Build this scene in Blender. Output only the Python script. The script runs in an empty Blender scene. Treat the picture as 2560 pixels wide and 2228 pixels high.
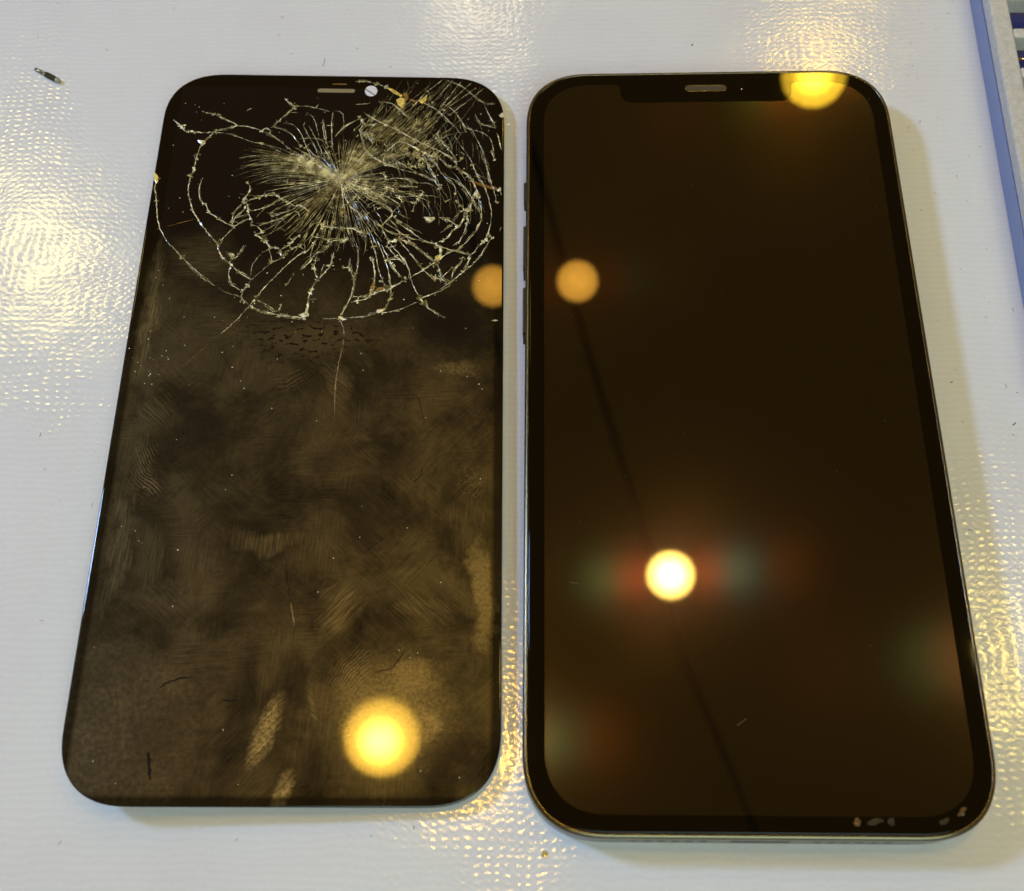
import bpy, bmesh, math, random
from mathutils import Vector, Matrix, Euler

random.seed(11)
MM = 0.001
scene = bpy.context.scene
col = scene.collection

# ---------------------------------------------------------------- camera
cam_data = bpy.data.cameras.new('camera')
cam = bpy.data.objects.new('camera', cam_data)
col.objects.link(cam)
cam_data.sensor_fit = 'HORIZONTAL'
cam_data.sensor_width = 36.0
cam_data.lens = 36.0 * 2777.48 / 2560.0
cam.location = (-31.444 * MM, -87.889 * MM, 181.679 * MM)
cam.rotation_euler = (0.42308, 0.03202, 0.01057)
cam_data.clip_start = 0.005
cam_data.clip_end = 20.0
cam_data.dof.use_dof = True
cam_data.dof.focus_distance = 0.208
cam_data.dof.aperture_fstop = 24.0
scene.camera = cam

# ---------------------------------------------------------------- room light
world = bpy.data.worlds.new('World')
scene.world = world
world.use_nodes = True
bg = world.node_tree.nodes['Background']
bg.inputs['Color'].default_value = (0.172, 0.092, 0.020, 1)
bg.inputs['Strength'].default_value = 1.0

def aim(ob, target):
    d = Vector(target) - ob.location
    ob.rotation_euler = d.to_track_quat('-Z', 'Y').to_euler()

def disc_lamp(name, loc, diam, radiance, colour, core=None, target=(-0.03, 0, 0)):
    """round lamp; radiance at its rim, optional hot core (radius 0..1, gain)"""
    l = bpy.data.lights.new(name, 'AREA')
    l.shape = 'DISK'
    l.size = diam
    # area light: radiance = power / (pi * area)
    l.energy = radiance * math.pi * math.pi * (diam / 2) ** 2
    l.color = colour
    if core:
        l.use_nodes = True
        nt = l.node_tree
        em = nt.nodes['Emission']
        g = nt.nodes.new('ShaderNodeNewGeometry')
        sb = nt.nodes.new('ShaderNodeVectorMath'); sb.operation = 'SUBTRACT'
        sb.inputs[1].default_value = (0.5 + core[2], 0.5 + core[3], 0)
        nt.links.new(g.outputs['Parametric'], sb.inputs[0])
        ml = nt.nodes.new('ShaderNodeVectorMath'); ml.operation = 'MULTIPLY'
        ml.inputs[1].default_value = (1, 1, 0)
        nt.links.new(sb.outputs[0], ml.inputs[0])
        ln = nt.nodes.new('ShaderNodeVectorMath'); ln.operation = 'LENGTH'
        nt.links.new(ml.outputs[0], ln.inputs[0])
        mr = nt.nodes.new('ShaderNodeMapRange'); mr.interpolation_type = 'SMOOTHERSTEP'
        mr.inputs['From Min'].default_value = 0.0
        mr.inputs['From Max'].default_value = core[0]
        mr.inputs['To Min'].default_value = core[1]
        mr.inputs['To Max'].default_value = 1.0
        nt.links.new(ln.outputs['Value'], mr.inputs['Value'])
        # frosted, dimpled diffuser: uneven brightness over the face
        nz = nt.nodes.new('ShaderNodeTexNoise'); nz.inputs['Scale'].default_value = 16.0; nz.inputs['Detail'].default_value = 2.0
        nt.links.new(ml.outputs[0], nz.inputs['Vector'])
        mr2 = nt.nodes.new('ShaderNodeMapRange')
        mr2.inputs['From Min'].default_value = 0.32; mr2.inputs['From Max'].default_value = 0.68
        mr2.inputs['To Min'].default_value = 0.62; mr2.inputs['To Max'].default_value = 1.38
        nt.links.new(nz.outputs['Fac'], mr2.inputs['Value'])
        mu = nt.nodes.new('ShaderNodeMath'); mu.operation = 'MULTIPLY'
        nt.links.new(mr.outputs['Result'], mu.inputs[0]); nt.links.new(mr2.outputs['Result'], mu.inputs[1])
        nt.links.new(mu.outputs[0], em.inputs['Strength'])
    o = bpy.data.objects.new(name, l)
    col.objects.link(o)
    o.location = loc
    aim(o, target)
    return o

# cool light from the left, slightly behind: casts the soft shadows to the right
key = disc_lamp('cool_lamp_left', (-0.92, 0.31, 0.755), 0.15, 160.0, (0.36, 0.56, 1.0))
# soft cool fill disc, added behind the camera to lift the shade
fill_data = bpy.data.lights.new('added_soft_fill', 'AREA')
fill_data.shape = 'DISK'; fill_data.size = 1.1
fill_data.energy = 12.6; fill_data.color = (0.75, 1.0, 0.95)
fill = bpy.data.objects.new('added_soft_fill', fill_data); col.objects.link(fill)
fill.location = (0.25, -1.0, 1.15); aim(fill, (0, 0, 0))
# the warm round lamps that the glass and the vinyl mirror
disc_lamp('lamp_dim_orange', (0.013, 0.851, 1.30), 0.062, 10.5, (1.0, 0.47, 0.055), core=(0.6, 1.5, 0, 0))
disc_lamp('lamp_bright_middle', (0.134, 0.377, 1.30), 0.066, 30.0, (1.0, 0.62, 0.12), core=(0.55, 9.0, 0, 0))
disc_lamp('lamp_bright_top', (0.417, 1.256, 1.30), 0.105, 19.0, (1.0, 0.60, 0.035), core=(0.42, 6.0, 0, 0))
disc_lamp('lamp_bright_bottom', (-0.119, 0.157, 1.30), 0.095, 25.0, (1.0, 0.56, 0.06), core=(0.40, 10.0, 0.04, 0.03))
disc_lamp('lamp_pale_left', (-0.853, 0.921, 1.30), 0.15, 22.0, (1.0, 0.77, 0.22), core=(0.5, 1.5, 0, 0))
disc_lamp('lamp_far_top', (-0.165, 1.50, 1.30), 0.12, 19.0, (1.0, 0.80, 0.45))
disc_lamp('lamp_gold_right', (0.579, 0.272, 1.30), 0.095, 42.0, (1.0, 0.72, 0.14))

# ---------------------------------------------------------------- exposure
scene.view_settings.view_transform = 'Standard'
scene.view_settings.look = 'None'
scene.view_settings.exposure = 0.0
scene.view_settings.gamma = 1.0
scene.view_settings.use_curve_mapping = False
scene.render.engine = 'CYCLES'
scene.cycles.max_bounces = 8

# ---------------------------------------------------------------- node helpers
class NB:
    def __init__(self, name):
        self.mat = bpy.data.materials.new(name)
        self.mat.use_nodes = True
        self.nt = self.mat.node_tree
        self.nt.nodes.clear()
        self.out = self.nt.nodes.new('ShaderNodeOutputMaterial')
    def n(self, t, **kw):
        nd = self.nt.nodes.new(t)
        for k, v in kw.items(): setattr(nd, k, v)
        return nd
    def put(self, sock, v):
        if isinstance(v, bpy.types.NodeSocket): self.nt.links.new(v, sock)
        elif v is not None: sock.default_value = v
    def m(self, op, a, b=0.0, c=0.0, clamp=False):
        nd = self.n('ShaderNodeMath', operation=op); nd.use_clamp = clamp
        self.put(nd.inputs[0], a); self.put(nd.inputs[1], b); self.put(nd.inputs[2], c)
        return nd.outputs[0]
    def vm(self, op, a, b=None):
        nd = self.n('ShaderNodeVectorMath', operation=op)
        self.put(nd.inputs[0], a)
        if b is not None: self.put(nd.inputs[1], b)
        return nd.outputs['Value'] if op in ('LENGTH', 'DOT_PRODUCT') else nd.outputs[0]
    def coords(self):
        """object coordinates in millimetres"""
        tc = self.n('ShaderNodeTexCoord')
        return self.vm('MULTIPLY', tc.outputs['Object'], (1000, 1000, 1000))
    def xyz(self, v):
        s = self.n('ShaderNodeSeparateXYZ'); self.put(s.inputs[0], v); return s.outputs
    def map(self, v, loc=(0, 0, 0), rot=0.0, scale=(1, 1, 1), typ='TEXTURE'):
        mp = self.n('ShaderNodeMapping', vector_type=typ)
        self.put(mp.inputs['Vector'], v)
        mp.inputs['Location'].default_value = loc
        mp.inputs['Rotation'].default_value = (0, 0, rot)
        mp.inputs['Scale'].default_value = scale
        return mp.outputs[0]
    def noise(self, v, scale, detail=3.0, rough=0.5, dist=0.0):
        nd = self.n('ShaderNodeTexNoise'); self.put(nd.inputs['Vector'], v)
        nd.inputs['Scale'].default_value = scale; nd.inputs['Detail'].default_value = detail
        nd.inputs['Roughness'].default_value = rough; nd.inputs['Distortion'].default_value = dist
        return nd.outputs['Fac']
    def ramp(self, v, a, b, lo=0.0, hi=1.0):
        nd = self.n('ShaderNodeMapRange', interpolation_type='SMOOTHSTEP')
        self.put(nd.inputs['Value'], v)
        nd.inputs['From Min'].default_value = a; nd.inputs['From Max'].default_value = b
        nd.inputs['To Min'].default_value = lo; nd.inputs['To Max'].default_value = hi
        return nd.outputs['Result']
    def mixc(self, f, a, b):
        nd = self.n('ShaderNodeMix', data_type='RGBA')
        self.put(nd.inputs['Factor'], f); self.put(nd.inputs['A'], a) if False else None
        self.put(nd.inputs[6], a); self.put(nd.inputs[7], b)
        return nd.outputs[2]
    def bump(self, h, dist=MM, strength=1.0):
        nd = self.n('ShaderNodeBump'); self.put(nd.inputs['Height'], h)
        nd.inputs['Distance'].default_value = dist; nd.inputs['Strength'].default_value = strength
        return nd.outputs[0]
    def pbr(self, color, rough=0.5, metal=0.0, spec=0.5, normal=None, **kw):
        p = self.n('ShaderNodeBsdfPrincipled')
        self.put(p.inputs['Base Color'], color); self.put(p.inputs['Roughness'], rough)
        self.put(p.inputs['Metallic'], metal); self.put(p.inputs['Specular IOR Level'], spec)
        if normal is not None: self.put(p.inputs['Normal'], normal)
        for k, v in kw.items(): self.put(p.inputs[k.replace('_', ' ')], v)
        return p.outputs[0]
    def gloss(self, color, rough, normal=None):
        g = self.n('ShaderNodeBsdfGlossy'); self.put(g.inputs['Color'], color)
        self.put(g.inputs['Roughness'], rough)
        if normal is not None: self.put(g.inputs['Normal'], normal)
        return g.outputs[0]
    def add(self, a, b):
        s = self.n('ShaderNodeAddShader'); self.put(s.inputs[0], a); self.put(s.inputs[1], b); return s.outputs[0]
    def mix(self, f, a, b):
        s = self.n('ShaderNodeMixShader'); self.put(s.inputs[0], f); self.put(s.inputs[1], a); self.put(s.inputs[2], b); return s.outputs[0]
    def done(self, sh):
        self.nt.links.new(sh, self.out.inputs['Surface']); return self.mat

def simple(name, color, rough=0.5, metal=0.0, spec=0.5, grain=0.0, gscale=2.0, **kw):
    b = NB(name); v = b.coords()
    c = tuple(color) + (1,)
    nz = b.noise(v, gscale, 4, 0.6)
    dark = tuple(x * (1 - grain) for x in color) + (1,)
    cc = b.mixc(nz, dark, c)
    r = b.m('ADD', rough, b.m('MULTIPLY', b.m('SUBTRACT', nz, 0.5), 0.15))
    return b.done(b.pbr(cc, r, metal, spec, **kw))

# ---------------------------------------------------------------- materials
def mat_vinyl():
    b = NB('white_woven_vinyl'); v = b.coords()
    warp = b.noise(v, 0.10, 2, 0.5)
    warp2 = b.noise(b.vm('ADD', v, (31, 7, 0)), 0.10, 2, 0.5)
    x, y, z = b.xyz(v)
    fine = b.noise(v, 0.8, 2, 0.5)
    xx = b.m('ADD', x, b.m('ADD', b.m('MULTIPLY', warp, 5.0), b.m('MULTIPLY', fine, 1.1)))
    yy = b.m('ADD', y, b.m('ADD', b.m('MULTIPLY', warp2, 3.0), b.m('MULTIPLY', b.noise(b.vm('ADD', v, (5, 9, 0)), 0.8, 2, 0.5), 0.8)))
    sx = b.m('SINE', b.m('MULTIPLY', xx, 2 * math.pi / 1.75))
    sy = b.m('SINE', b.m('MULTIPLY', yy, 2 * math.pi / 1.30))
    weave = b.m('ADD', b.m('MULTIPLY', b.m('MULTIPLY', sx, sy), 0.0075), b.m('MULTIPLY', sy, 0.0055))
    amp = b.ramp(b.noise(v, 0.06, 3, 0.6), 0.3, 0.7, 0.3, 1.3)
    weave = b.m('MULTIPLY', weave, amp)
    grit = b.m('MULTIPLY', b.noise(v, 0.9, 2, 0.55), 0.034)
    wavy = b.m('MULTIPLY', b.noise(v, 0.045, 2, 0.5), 0.30)
    h = b.m('ADD', b.m('ADD', weave, grit), wavy)
    nrm = b.bump(h)
    # faint grey scuffs and soiling
    soil = b.ramp(b.noise(v, 0.03, 4, 0.6), 0.35, 0.75)
    scuff = b.ramp(b.noise(b.map(v, scale=(1.0, 3.0, 1), rot=0.5), 0.35, 5, 0.7), 0.62, 0.80)
    c = b.mixc(soil, (0.69, 0.70, 0.71, 1), (0.655, 0.66, 0.675, 1))
    c = b.mixc(b.m('MULTIPLY', scuff, 0.26), c, (0.42, 0.41, 0.40, 1))
    weave_shade = b.ramp(b.m('ADD', b.m('MULTIPLY', sy, 0.35), b.m('MULTIPLY', b.m('SUBTRACT', b.noise(v, 1.2, 3, 0.6), 0.5), 2.0)), -0.6, 0.6)  # weave shading put into the colour, with a random mottle
    c = b.mixc(b.m('MULTIPLY', weave_shade, 0.13), c, (0.45, 0.44, 0.43, 1))
    return b.done(b.pbr(c, 0.12, 0, 0.62, nrm))

def tilt(ax, ay):
    n = Vector((ax, ay, 1)).normalized(); return tuple(n)

def nvec(b, ax, ay):
    c = b.n('ShaderNodeCombineXYZ'); t = tilt(ax, ay)
    for i in range(3): c.inputs[i].default_value = t[i]
    return c.outputs[0]

def mat_glass_black(name='black_cover_glass'):
    b = NB(name); v = b.coords()
    r = b.ramp(b.noise(v, 0.2, 3, 0.5), 0.3, 0.8, 0.015, 0.03)
    return b.done(b.pbr((0.0024, 0.0017, 0.0006, 1), r, 0, 0.32))

def mat_oled():
    """dark screen: mirror-like cover, a soft haze from the panel and the
    pixel grid's diffraction orders (each colour leaves at its own angle)"""
    b = NB('dark_oled_screen'); v = b.coords()
    base = b.pbr((0.0062, 0.0038, 0.0008, 1), 0.02, 0, 0.54)
    sh = b.add(base, b.gloss((0.003, 0.0022, 0.0015, 1), 0.20))
    orders = [  # tilt x, tilt y, rgb weight, roughness
        (0.0185, 0.001, (0.0042, 0.0006, 0.0009), 0.10), (-0.0185, -0.001, (0.0040, 0.0008, 0.0006), 0.10),
        (0.034, 0.001, (0.0008, 0.0019, 0.0024), 0.11), (-0.034, -0.001, (0.0004, 0.0019, 0.0052), 0.105),
        (0.085, 0.002, (0.0019, 0.0006, 0.0004), 0.18), (-0.058, -0.002, (0.0015, 0.0004, 0.0002), 0.13),
        (0.0, 0.012, (0.0009, 0.0005, 0.0009), 0.11), (0.0, -0.012, (0.0008, 0.0005, 0.0010), 0.11),
        (-0.012, -0.030, (0.0007, 0.0004, 0.0003), 0.14), (0.012, 0.030, (0.0007, 0.0004, 0.0003), 0.14),
    ]
    for ax, ay, c, r in orders:
        sh = b.add(sh, b.gloss((c[0] * 0.50, c[1] * 0.62, c[2] * 0.70, 1), r, nvec(b, ax, ay)))
    return b.done(sh)

def mat_smudged():
    """black display glass with greasy smears: grease scatters room light"""
    b = NB('smudged_display_glass'); v = b.coords()
    x, y, z = b.xyz(v)
    dn = b.noise(v, 0.16, 4, 0.6)
    dn2 = b.noise(b.vm('ADD', v, (40, 0, 0)), 0.16, 4, 0.6)
    comb = b.n('ShaderNodeCombineXYZ')
    b.put(comb.inputs[0], b.m('MULTIPLY', b.m('SUBTRACT', dn, 0.5), 9.0)); b.put(comb.inputs[1], b.m('MULTIPLY', b.m('SUBTRACT', dn2, 0.5), 9.0))
    vd = b.vm('ADD', v, comb.outputs[0])
    def ell(cx, cy, rx, ry, rot=0.0, soft=0.45, vv=None):
        q = b.map(vd if vv is None else vv, (cx, cy, 0), rot, (rx, ry, 1000))
        return b.ramp(b.vm('LENGTH', q), 1.0, soft)
    def mx(a, c): return b.m('MAXIMUM', a, c)
    def mul(a, c): return b.m('MULTIPLY', a, c)
    ve = b.vm('ADD', v, b.vm('MULTIPLY', comb.outputs[0], (0.30, 0.30, 0)))
    vh = b.vm('ADD', v, b.vm('MULTIPLY', comb.outputs[0], (0.65, 0.65, 0)))
    def fibre_noise(rot, sc=1.7, k=9.0):
        return b.ramp(b.noise(b.map(b.vm('ADD', v, b.vm('MULTIPLY', comb.outputs[0], (0.09, 0.09, 0))), rot=rot, scale=(k, 0.55, 1)), sc, 5, 0.72), 0.30, 0.72)
    fh, fv, fd, fe = fibre_noise(0.06), fibre_noise(1.52), fibre_noise(0.85), fibre_noise(-0.75)
    pick1 = b.ramp(b.noise(b.vm('ADD', v, (90, 10, 0)), 0.055, 2, 0.5), 0.44, 0.56)
    pick2 = b.ramp(b.noise(b.vm('ADD', v, (10, 90, 0)), 0.055, 2, 0.5), 0.44, 0.56)
    def lerp(f, p0, p1): return b.m('ADD', mul(p0, b.m('SUBTRACT', 1.0, f)), mul(p1, f))
    fib = lerp(pick1, lerp(pick2, fh, fd), lerp(pick2, fv, fe))
    cloud = b.ramp(b.noise(v, 0.070, 5, 0.62, 0.4), 0.34, 0.68)
    fog = b.ramp(b.noise(v, 1.1, 5, 0.78), 0.25, 0.75)
    grit_ = b.ramp(b.noise(v, 1.6, 4, 0.8), 0.3, 0.7, 0.35, 1.6)
    def prints(cx, cy, pitch, sq=0.8):
        q = b.vm('SUBTRACT', ve, (cx, cy, 0))
        d = b.vm('LENGTH', b.vm('MULTIPLY', q, (1.0, sq, 0.0)))
        return mul(b.ramp(b.m('SINE', mul(d, 2 * math.pi / pitch)), -0.4, 0.7), b.ramp(fog, 0.1, 0.6, 0.25, 1.0))
    body = b.ramp(y, 31.0, 14.0)                                    # below the shattered part
    base = mul(body, mul(b.m('ADD', 0.13, mul(cloud, 0.52)), b.m('ADD', 0.50, b.m('ADD', mul(fib, 0.75), mul(fog, 0.35)))))
    m = base
    def patch(mask, lo, hi, tex):
        return mul(mask, b.m('ADD', lo, mul(tex, hi - lo)))
    m = mx(m, patch(ell(-23, 27, 9, 10, 0.2, 0.1), 0.15, 0.95, fh))
    m = mx(m, patch(ell(-31, 14, 2.6, 22, 0.0, 0.1), 0.3, 2.0, fv))
    m = mx(m, patch(ell(-1.0, 10.0, 20.0, 6.5, 0.0, 0.2), 0.55, 0.85, fog))
    m = mx(m, patch(ell(-30.5, -30, 3.0, 22, 0.0, 0.1), 0.2, 1.3, fv))
    m = mx(m, patch(ell(-27, 5, 8, 4, 0.1, 0.1), 0.1, 1.0, fh))
    m = mx(m, patch(ell(-28, -6, 7, 7, 0.1, 0.1), 0.2, 1.0, fe))
    m = mx(m, patch(ell(-28.5, -16, 5, 9, 0.15, 0.2), 0.25, 1.05, prints(-24, -10, 0.52)))
    m = mx(m, patch(ell(-26.5, -19.5, 2.4, 3.4, 0.3, 0.2), 0.3, 1.5, prints(-33, -30, 0.52)))
    m = mx(m, patch(ell(-25, -33, 7, 12, 0.1, 0.1), 0.25, 0.85, fv))
    m = mx(m, patch(ell(-29.0, -62, 20.0, 19.0, 0.0, 0.70, vh), 0.30, 1.15, mul(fog, b.m('ADD', 0.4, mul(cloud, 0.8)))))
    m = mx(m, patch(ell(17, -58, 17, 15, 0.1, 0.15), 0.35, 1.7, mul(grit_, 0.62)))
    m = mx(m, patch(ell(11.0, -53.0, 8, 8, 0.1, 0.1, vh), 0.4, 1.5, prints(19, -62, 0.50)))
    m = mx(m, patch(ell(20.5, -53.0, 9, 5.5, 0.2, 0.2), 0.5, 2.0, mul(grit_, 0.6)))
    m = mx(m, patch(ell(22.5, -60.0, 3.0, 6.0, 0.1, 0.1), 0.4, 2.4, mul(grit_, 0.6)))
    m = mx(m, mul(patch(ell(-2.8, -61.5, 2.7, 9.5, -0.30, 0.15, ve), 0.8, 3.0, fd), grit_))
    m = mx(m, mul(patch(ell(0.6, -71.0, 2.0, 5.5, -0.28, 0.2, ve), 1.0, 3.0, fd), grit_))
    m = mx(m, patch(ell(4.2, -57.0, 1.0, 8.5, 0.22, 0.1, ve), 0.3, 1.5, fe))
    m = mx(m, patch(ell(31.2, -38.0, 3.6, 15, 0.10, 0.25), 0.5, 1.9, mul(grit_, 0.62)))
    m = mx(m, patch(ell(29.0, -17.0, 5.0, 9, 0.0, 0.1), 0.15, 2.1, mul(fd, fog)))
    m = mx(m, patch(ell(26.0, 4.0, 8.0, 3.4, 0.0, 0.1), 0.15, 1.7, mul(grit_, 0.6)))
    m = mx(m, patch(ell(7.5, -41.0, 6.0, 8.0, -0.4, 0.1), 0.2, 1.6, fd))
    m = mx(m, patch(ell(22.0, -41.0, 8.0, 5.0, -0.3, 0.1), 0.15, 1.2, fe))
    m = mx(m, patch(ell(-5.0, -29.5, 13.0, 3.4, 0.0, 0.1), 0.2, 1.15, fv))
    m = mx(m, patch(ell(4.5, 0.0, 5.0, 12.0, 0.25, 0.1), 0.15, 1.35, fe))
    m = mx(m, patch(ell(-4.5, 1.5, 6.0, 4.0, 0.0, 0.1), 0.2, 0.9, prints(-8, 14, 0.62)))
    # wiped dark patches
    m = mul(m, b.m('SUBTRACT', 1.0, mul(ell(1.2, -52.5, 3.0, 6.5, 0.1, 0.45, ve), 0.5)))
    m = mul(m, b.m('SUBTRACT', 1.0, mul(ell(-7.4, -60.0, 3.2, 14.0, -0.12, 0.25, ve), 0.55)))
    m = mul(m, b.m('SUBTRACT', 1.0, mul(ell(26.0, 15.0, 15.0, 12.0, 0.0, 0.1), 0.85)))
    m = mul(m, b.m('SUBTRACT', 1.0, mul(ell(-26.0, 41.0, 12.0, 11.0, 0.0, 0.5), 0.7)))
    # mottled spots under the crack
    spots = b.ramp(b.noise(b.map(v, scale=(1.7, 0.9, 1)), 1.15, 3, 0.55), 0.55, 0.60)
    m = mul(m, b.m('SUBTRACT', 1.0, mul(mul(spots, ell(-1.0, 10.0, 20.0, 6.5, 0.0, 0.3)), 0.9)))
    # clean black border of the glass (tape removed edges)
    bx = b.ramp(b.m('ABSOLUTE', x), 33.4, 32.4); by = b.ramp(b.m('ABSOLUTE', y), 71.6, 70.6)
    m = mul(m, b.m('ADD', 0.22, mul(mul(bx, by), 0.78)))
    scr = mul(b.ramp(b.m('ABSOLUTE', x), 31.75, 31.55), b.ramp(b.m('ABSOLUTE', y), 69.5, 69.3))
    rough = b.m('ADD', 0.012, mul(b.m('MINIMUM', m, 1.0), 0.035))
    base_c = b.mixc(scr, (0.0022, 0.0018, 0.0012, 1), (0.0050, 0.0038, 0.0034, 1))
    sh = b.pbr(base_c, rough, 0, 0.42)
    grease = b.gloss((0.240, 0.213, 0.118, 1), 0.38)
    dry = b.n('ShaderNodeBsdfDiffuse'); dry.inputs['Color'].default_value = (0.0640, 0.0530, 0.0260, 1)
    blk = b.n('ShaderNodeBsdfDiffuse'); blk.inputs['Color'].default_value = (0, 0, 0, 1)
    sm = b.mix(mul(m, 0.28), blk.outputs[0], b.add(grease, dry.outputs[0]))
    return b.done(b.add(sh, sm))

def mat_crack(name, c, spec, dark=0.14, scale=1.3, lo=0.40, hi=0.62):
    b = NB(name); v = b.coords()
    nz = b.m('ADD', b.m('MULTIPLY', b.noise(v, scale, 2, 0.6), 0.7), b.m('MULTIPLY', b.noise(v, scale * 0.22, 2, 0.5), 0.3))
    cc = b.mixc(b.ramp(nz, lo, hi), (c[0] * dark * 1.1, c[1] * dark, c[2] * dark * 0.8, 1), c + (1,))  # glints along the breaks are put into the colour by noise
    return b.done(b.pbr(cc, 0.20, 0.0, spec))

M = {}
M['vinyl'] = mat_vinyl()
M['glass'] = mat_glass_black()
M['oled'] = mat_oled()
M['smudged'] = mat_smudged()
M['crack'] = mat_crack('splintered_glass_white', (0.98, 0.91, 0.58), 1.0, 0.20, 0.80, 0.38, 0.58)
M['crack_fine'] = mat_crack('splintered_glass_khaki', (0.88, 0.78, 0.36), 1.0, 0.18, 0.6, 0.40, 0.70)
M['chip_pale'] = mat_crack('glass_chip_pale', (0.86, 0.78, 0.50), 1.0, 0.45)
M['chip_gold'] = mat_crack('glass_chip_gold', (0.90, 0.66, 0.16), 1.0, 0.45)
M['chip_amber'] = mat_crack('glass_chip_amber', (0.34, 0.19, 0.04), 0.8, 0.45)
M['splinter'] = mat_crack('khaki_glass_splinter', (0.42, 0.36, 0.17), 1.0, 0.12, 1.1, 0.40, 0.66)
M['streak'] = mat_crack('amber_film_sliver', (0.20, 0.105, 0.02), 0.5, 0.6)
M['dark_scratch'] = simple('dark_scratch', (0.006, 0.004, 0.002), 0.6, spec=0.1)
M['alu'] = simple('brushed_grey_green_aluminium', (0.14, 0.145, 0.13), 0.30, 1.0, grain=0.12, gscale=6.0)
M['alu_edge'] = simple('olive_reflection_frame_edge', (0.19, 0.175, 0.115), 0.24, 1.0, grain=0.35, gscale=2.5)  # olive tone puts the warm room's reflection into the edge colour
M['button'] = simple('dark_reflection_button', (0.085, 0.085, 0.07), 0.4, 1.0, grain=0.4, gscale=3.0)  # darkness of what the buttons reflect is put into their colour
M['black_plastic'] = simple('matte_black_plastic', (0.012, 0.011, 0.010), 0.55, grain=0.3)
M['antenna'] = simple('antenna_line_plastic', (0.20, 0.22, 0.20), 0.5, grain=0.1)
M['speaker_mesh'] = simple('earpiece_mesh_grey', (0.055, 0.05, 0.034), 0.5, grain=0.45, gscale=6.0)
M['speaker_tan'] = simple('earpiece_hole_tan', (0.25, 0.20, 0.105), 0.6, grain=0.2)
M['lens'] = mat_glass_black('camera_lens_glass')
M['lilac'] = simple('mat_through_hole', (0.66, 0.67, 0.74), 0.4, grain=0.06)
M['panel_back'] = simple('display_back_plate_metal', (0.30, 0.30, 0.31), 0.35, 1.0, grain=0.2)
M['panel_edge'] = simple('display_frame_black_plastic', (0.02, 0.019, 0.017), 0.4, grain=0.2)
M['flex'] = simple('black_flex_cable', (0.02, 0.02, 0.022), 0.45, grain=0.2)
M['residue'] = simple('dry_adhesive_residue', (0.13, 0.065, 0.020), 0.25, grain=0.6, gscale=5.0)
M['residue_grey'] = simple('grey_adhesive_film', (0.009, 0.007, 0.005), 0.4, grain=0.6, gscale=5.0)
M['blue'] = simple('blue_polypropylene', (0.225, 0.285, 0.47), 0.45, grain=0.10, gscale=0.6)
M['blue_deep'] = simple('deep_blue_tray_floor', (0.035, 0.055, 0.30), 0.4, grain=0.15)
M['screw'] = simple('tiny_steel_screw', (0.36, 0.33, 0.22), 0.3, 1.0, grain=0.3, gscale=4.0)
M['screw_dark'] = simple('dark_thread_locked_steel', (0.07, 0.065, 0.035), 0.42, 0.8, grain=0.5, gscale=5.0)
M['thread_lock'] = simple('pale_thread_lock_tip', (0.33, 0.36, 0.27), 0.5, grain=0.3, gscale=4.0)
M['brass'] = simple('brass_wire', (0.85, 0.58, 0.18), 0.25, 1.0, grain=0.1)
M['steel'] = simple('worn_steel_part', (0.34, 0.32, 0.26), 0.35, 1.0, grain=0.4, gscale=1.5)
M['dust'] = simple('grey_lint', (0.16, 0.15, 0.14), 0.8, grain=0.3)
M['screen_dust'] = simple('dim_dust_on_glass', (0.10, 0.08, 0.055), 0.5, grain=0.3)
M['dust_glint_white'] = simple('bright_dust_and_glint', (0.9, 0.86, 0.70), 0.25, grain=0.1, spec=1.0)
def mat_frosted():
    b = NB('frosted_clear_plastic'); v = b.coords()
    nz = b.noise(v, 0.5, 4, 0.6)
    h = b.m('ADD', b.m('MULTIPLY', b.noise(v, 2.5, 3, 0.6), 0.02), b.m('MULTIPLY', b.noise(v, 0.35, 2, 0.5), 0.10))
    c = b.mixc(b.ramp(b.noise(v, 1.1, 5, 0.75), 0.3, 0.7), (0.56, 0.55, 0.49, 1), (0.76, 0.75, 0.70, 1))
    p = b.pbr(c, 0.28, 0, 0.5, b.bump(h))
    t = b.n('ShaderNodeBsdfTranslucent'); t.inputs['Color'].default_value = (0.62, 0.64, 0.72, 1)
    return b.done(b.mix(0.22, p, t.outputs[0]))
M['frosted'] = mat_frosted()

# ---------------------------------------------------------------- mesh helpers (mm in, m out)
def link_mesh(name, verts, faces, mat, parent=None, smooth=False, kind=None):
    me = bpy.data.meshes.new(name)
    me.from_pydata([(a * MM, b_ * MM, c * MM) for a, b_, c in verts], [], faces)
    me.validate(); me.update()
    if smooth:
        for p in me.polygons: p.use_smooth = True
    me.materials.append(M[mat])
    o = bpy.data.objects.new(name, me)
    col.objects.link(o)
    if parent is not None: o.parent = parent
    if kind: o['kind'] = kind
    return o

def bm_obj(name, bm, mat, parent=None, smooth=False, kind=None):
    bmesh.ops.recalc_face_normals(bm, faces=bm.faces)
    me = bpy.data.meshes.new(name); bm.to_mesh(me); bm.free()
    me.transform(Matrix.Scale(MM, 4))
    if smooth:
        for p in me.polygons: p.use_smooth = True
    me.materials.append(M[mat])
    o = bpy.data.objects.new(name, me); col.objects.link(o)
    if parent is not None: o.parent = parent
    if kind: o['kind'] = kind
    return o

def thing(name, label, cat, loc=(0, 0, 0), rot=(0, 0, 0), group=None):
    o = bpy.data.objects.new(name, None); col.objects.link(o)
    o.empty_display_size = 0.01
    o.location = [q * MM for q in loc]; o.rotation_euler = rot
    o['label'] = label; o['category'] = cat
    if group: o['group'] = group
    return o

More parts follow.
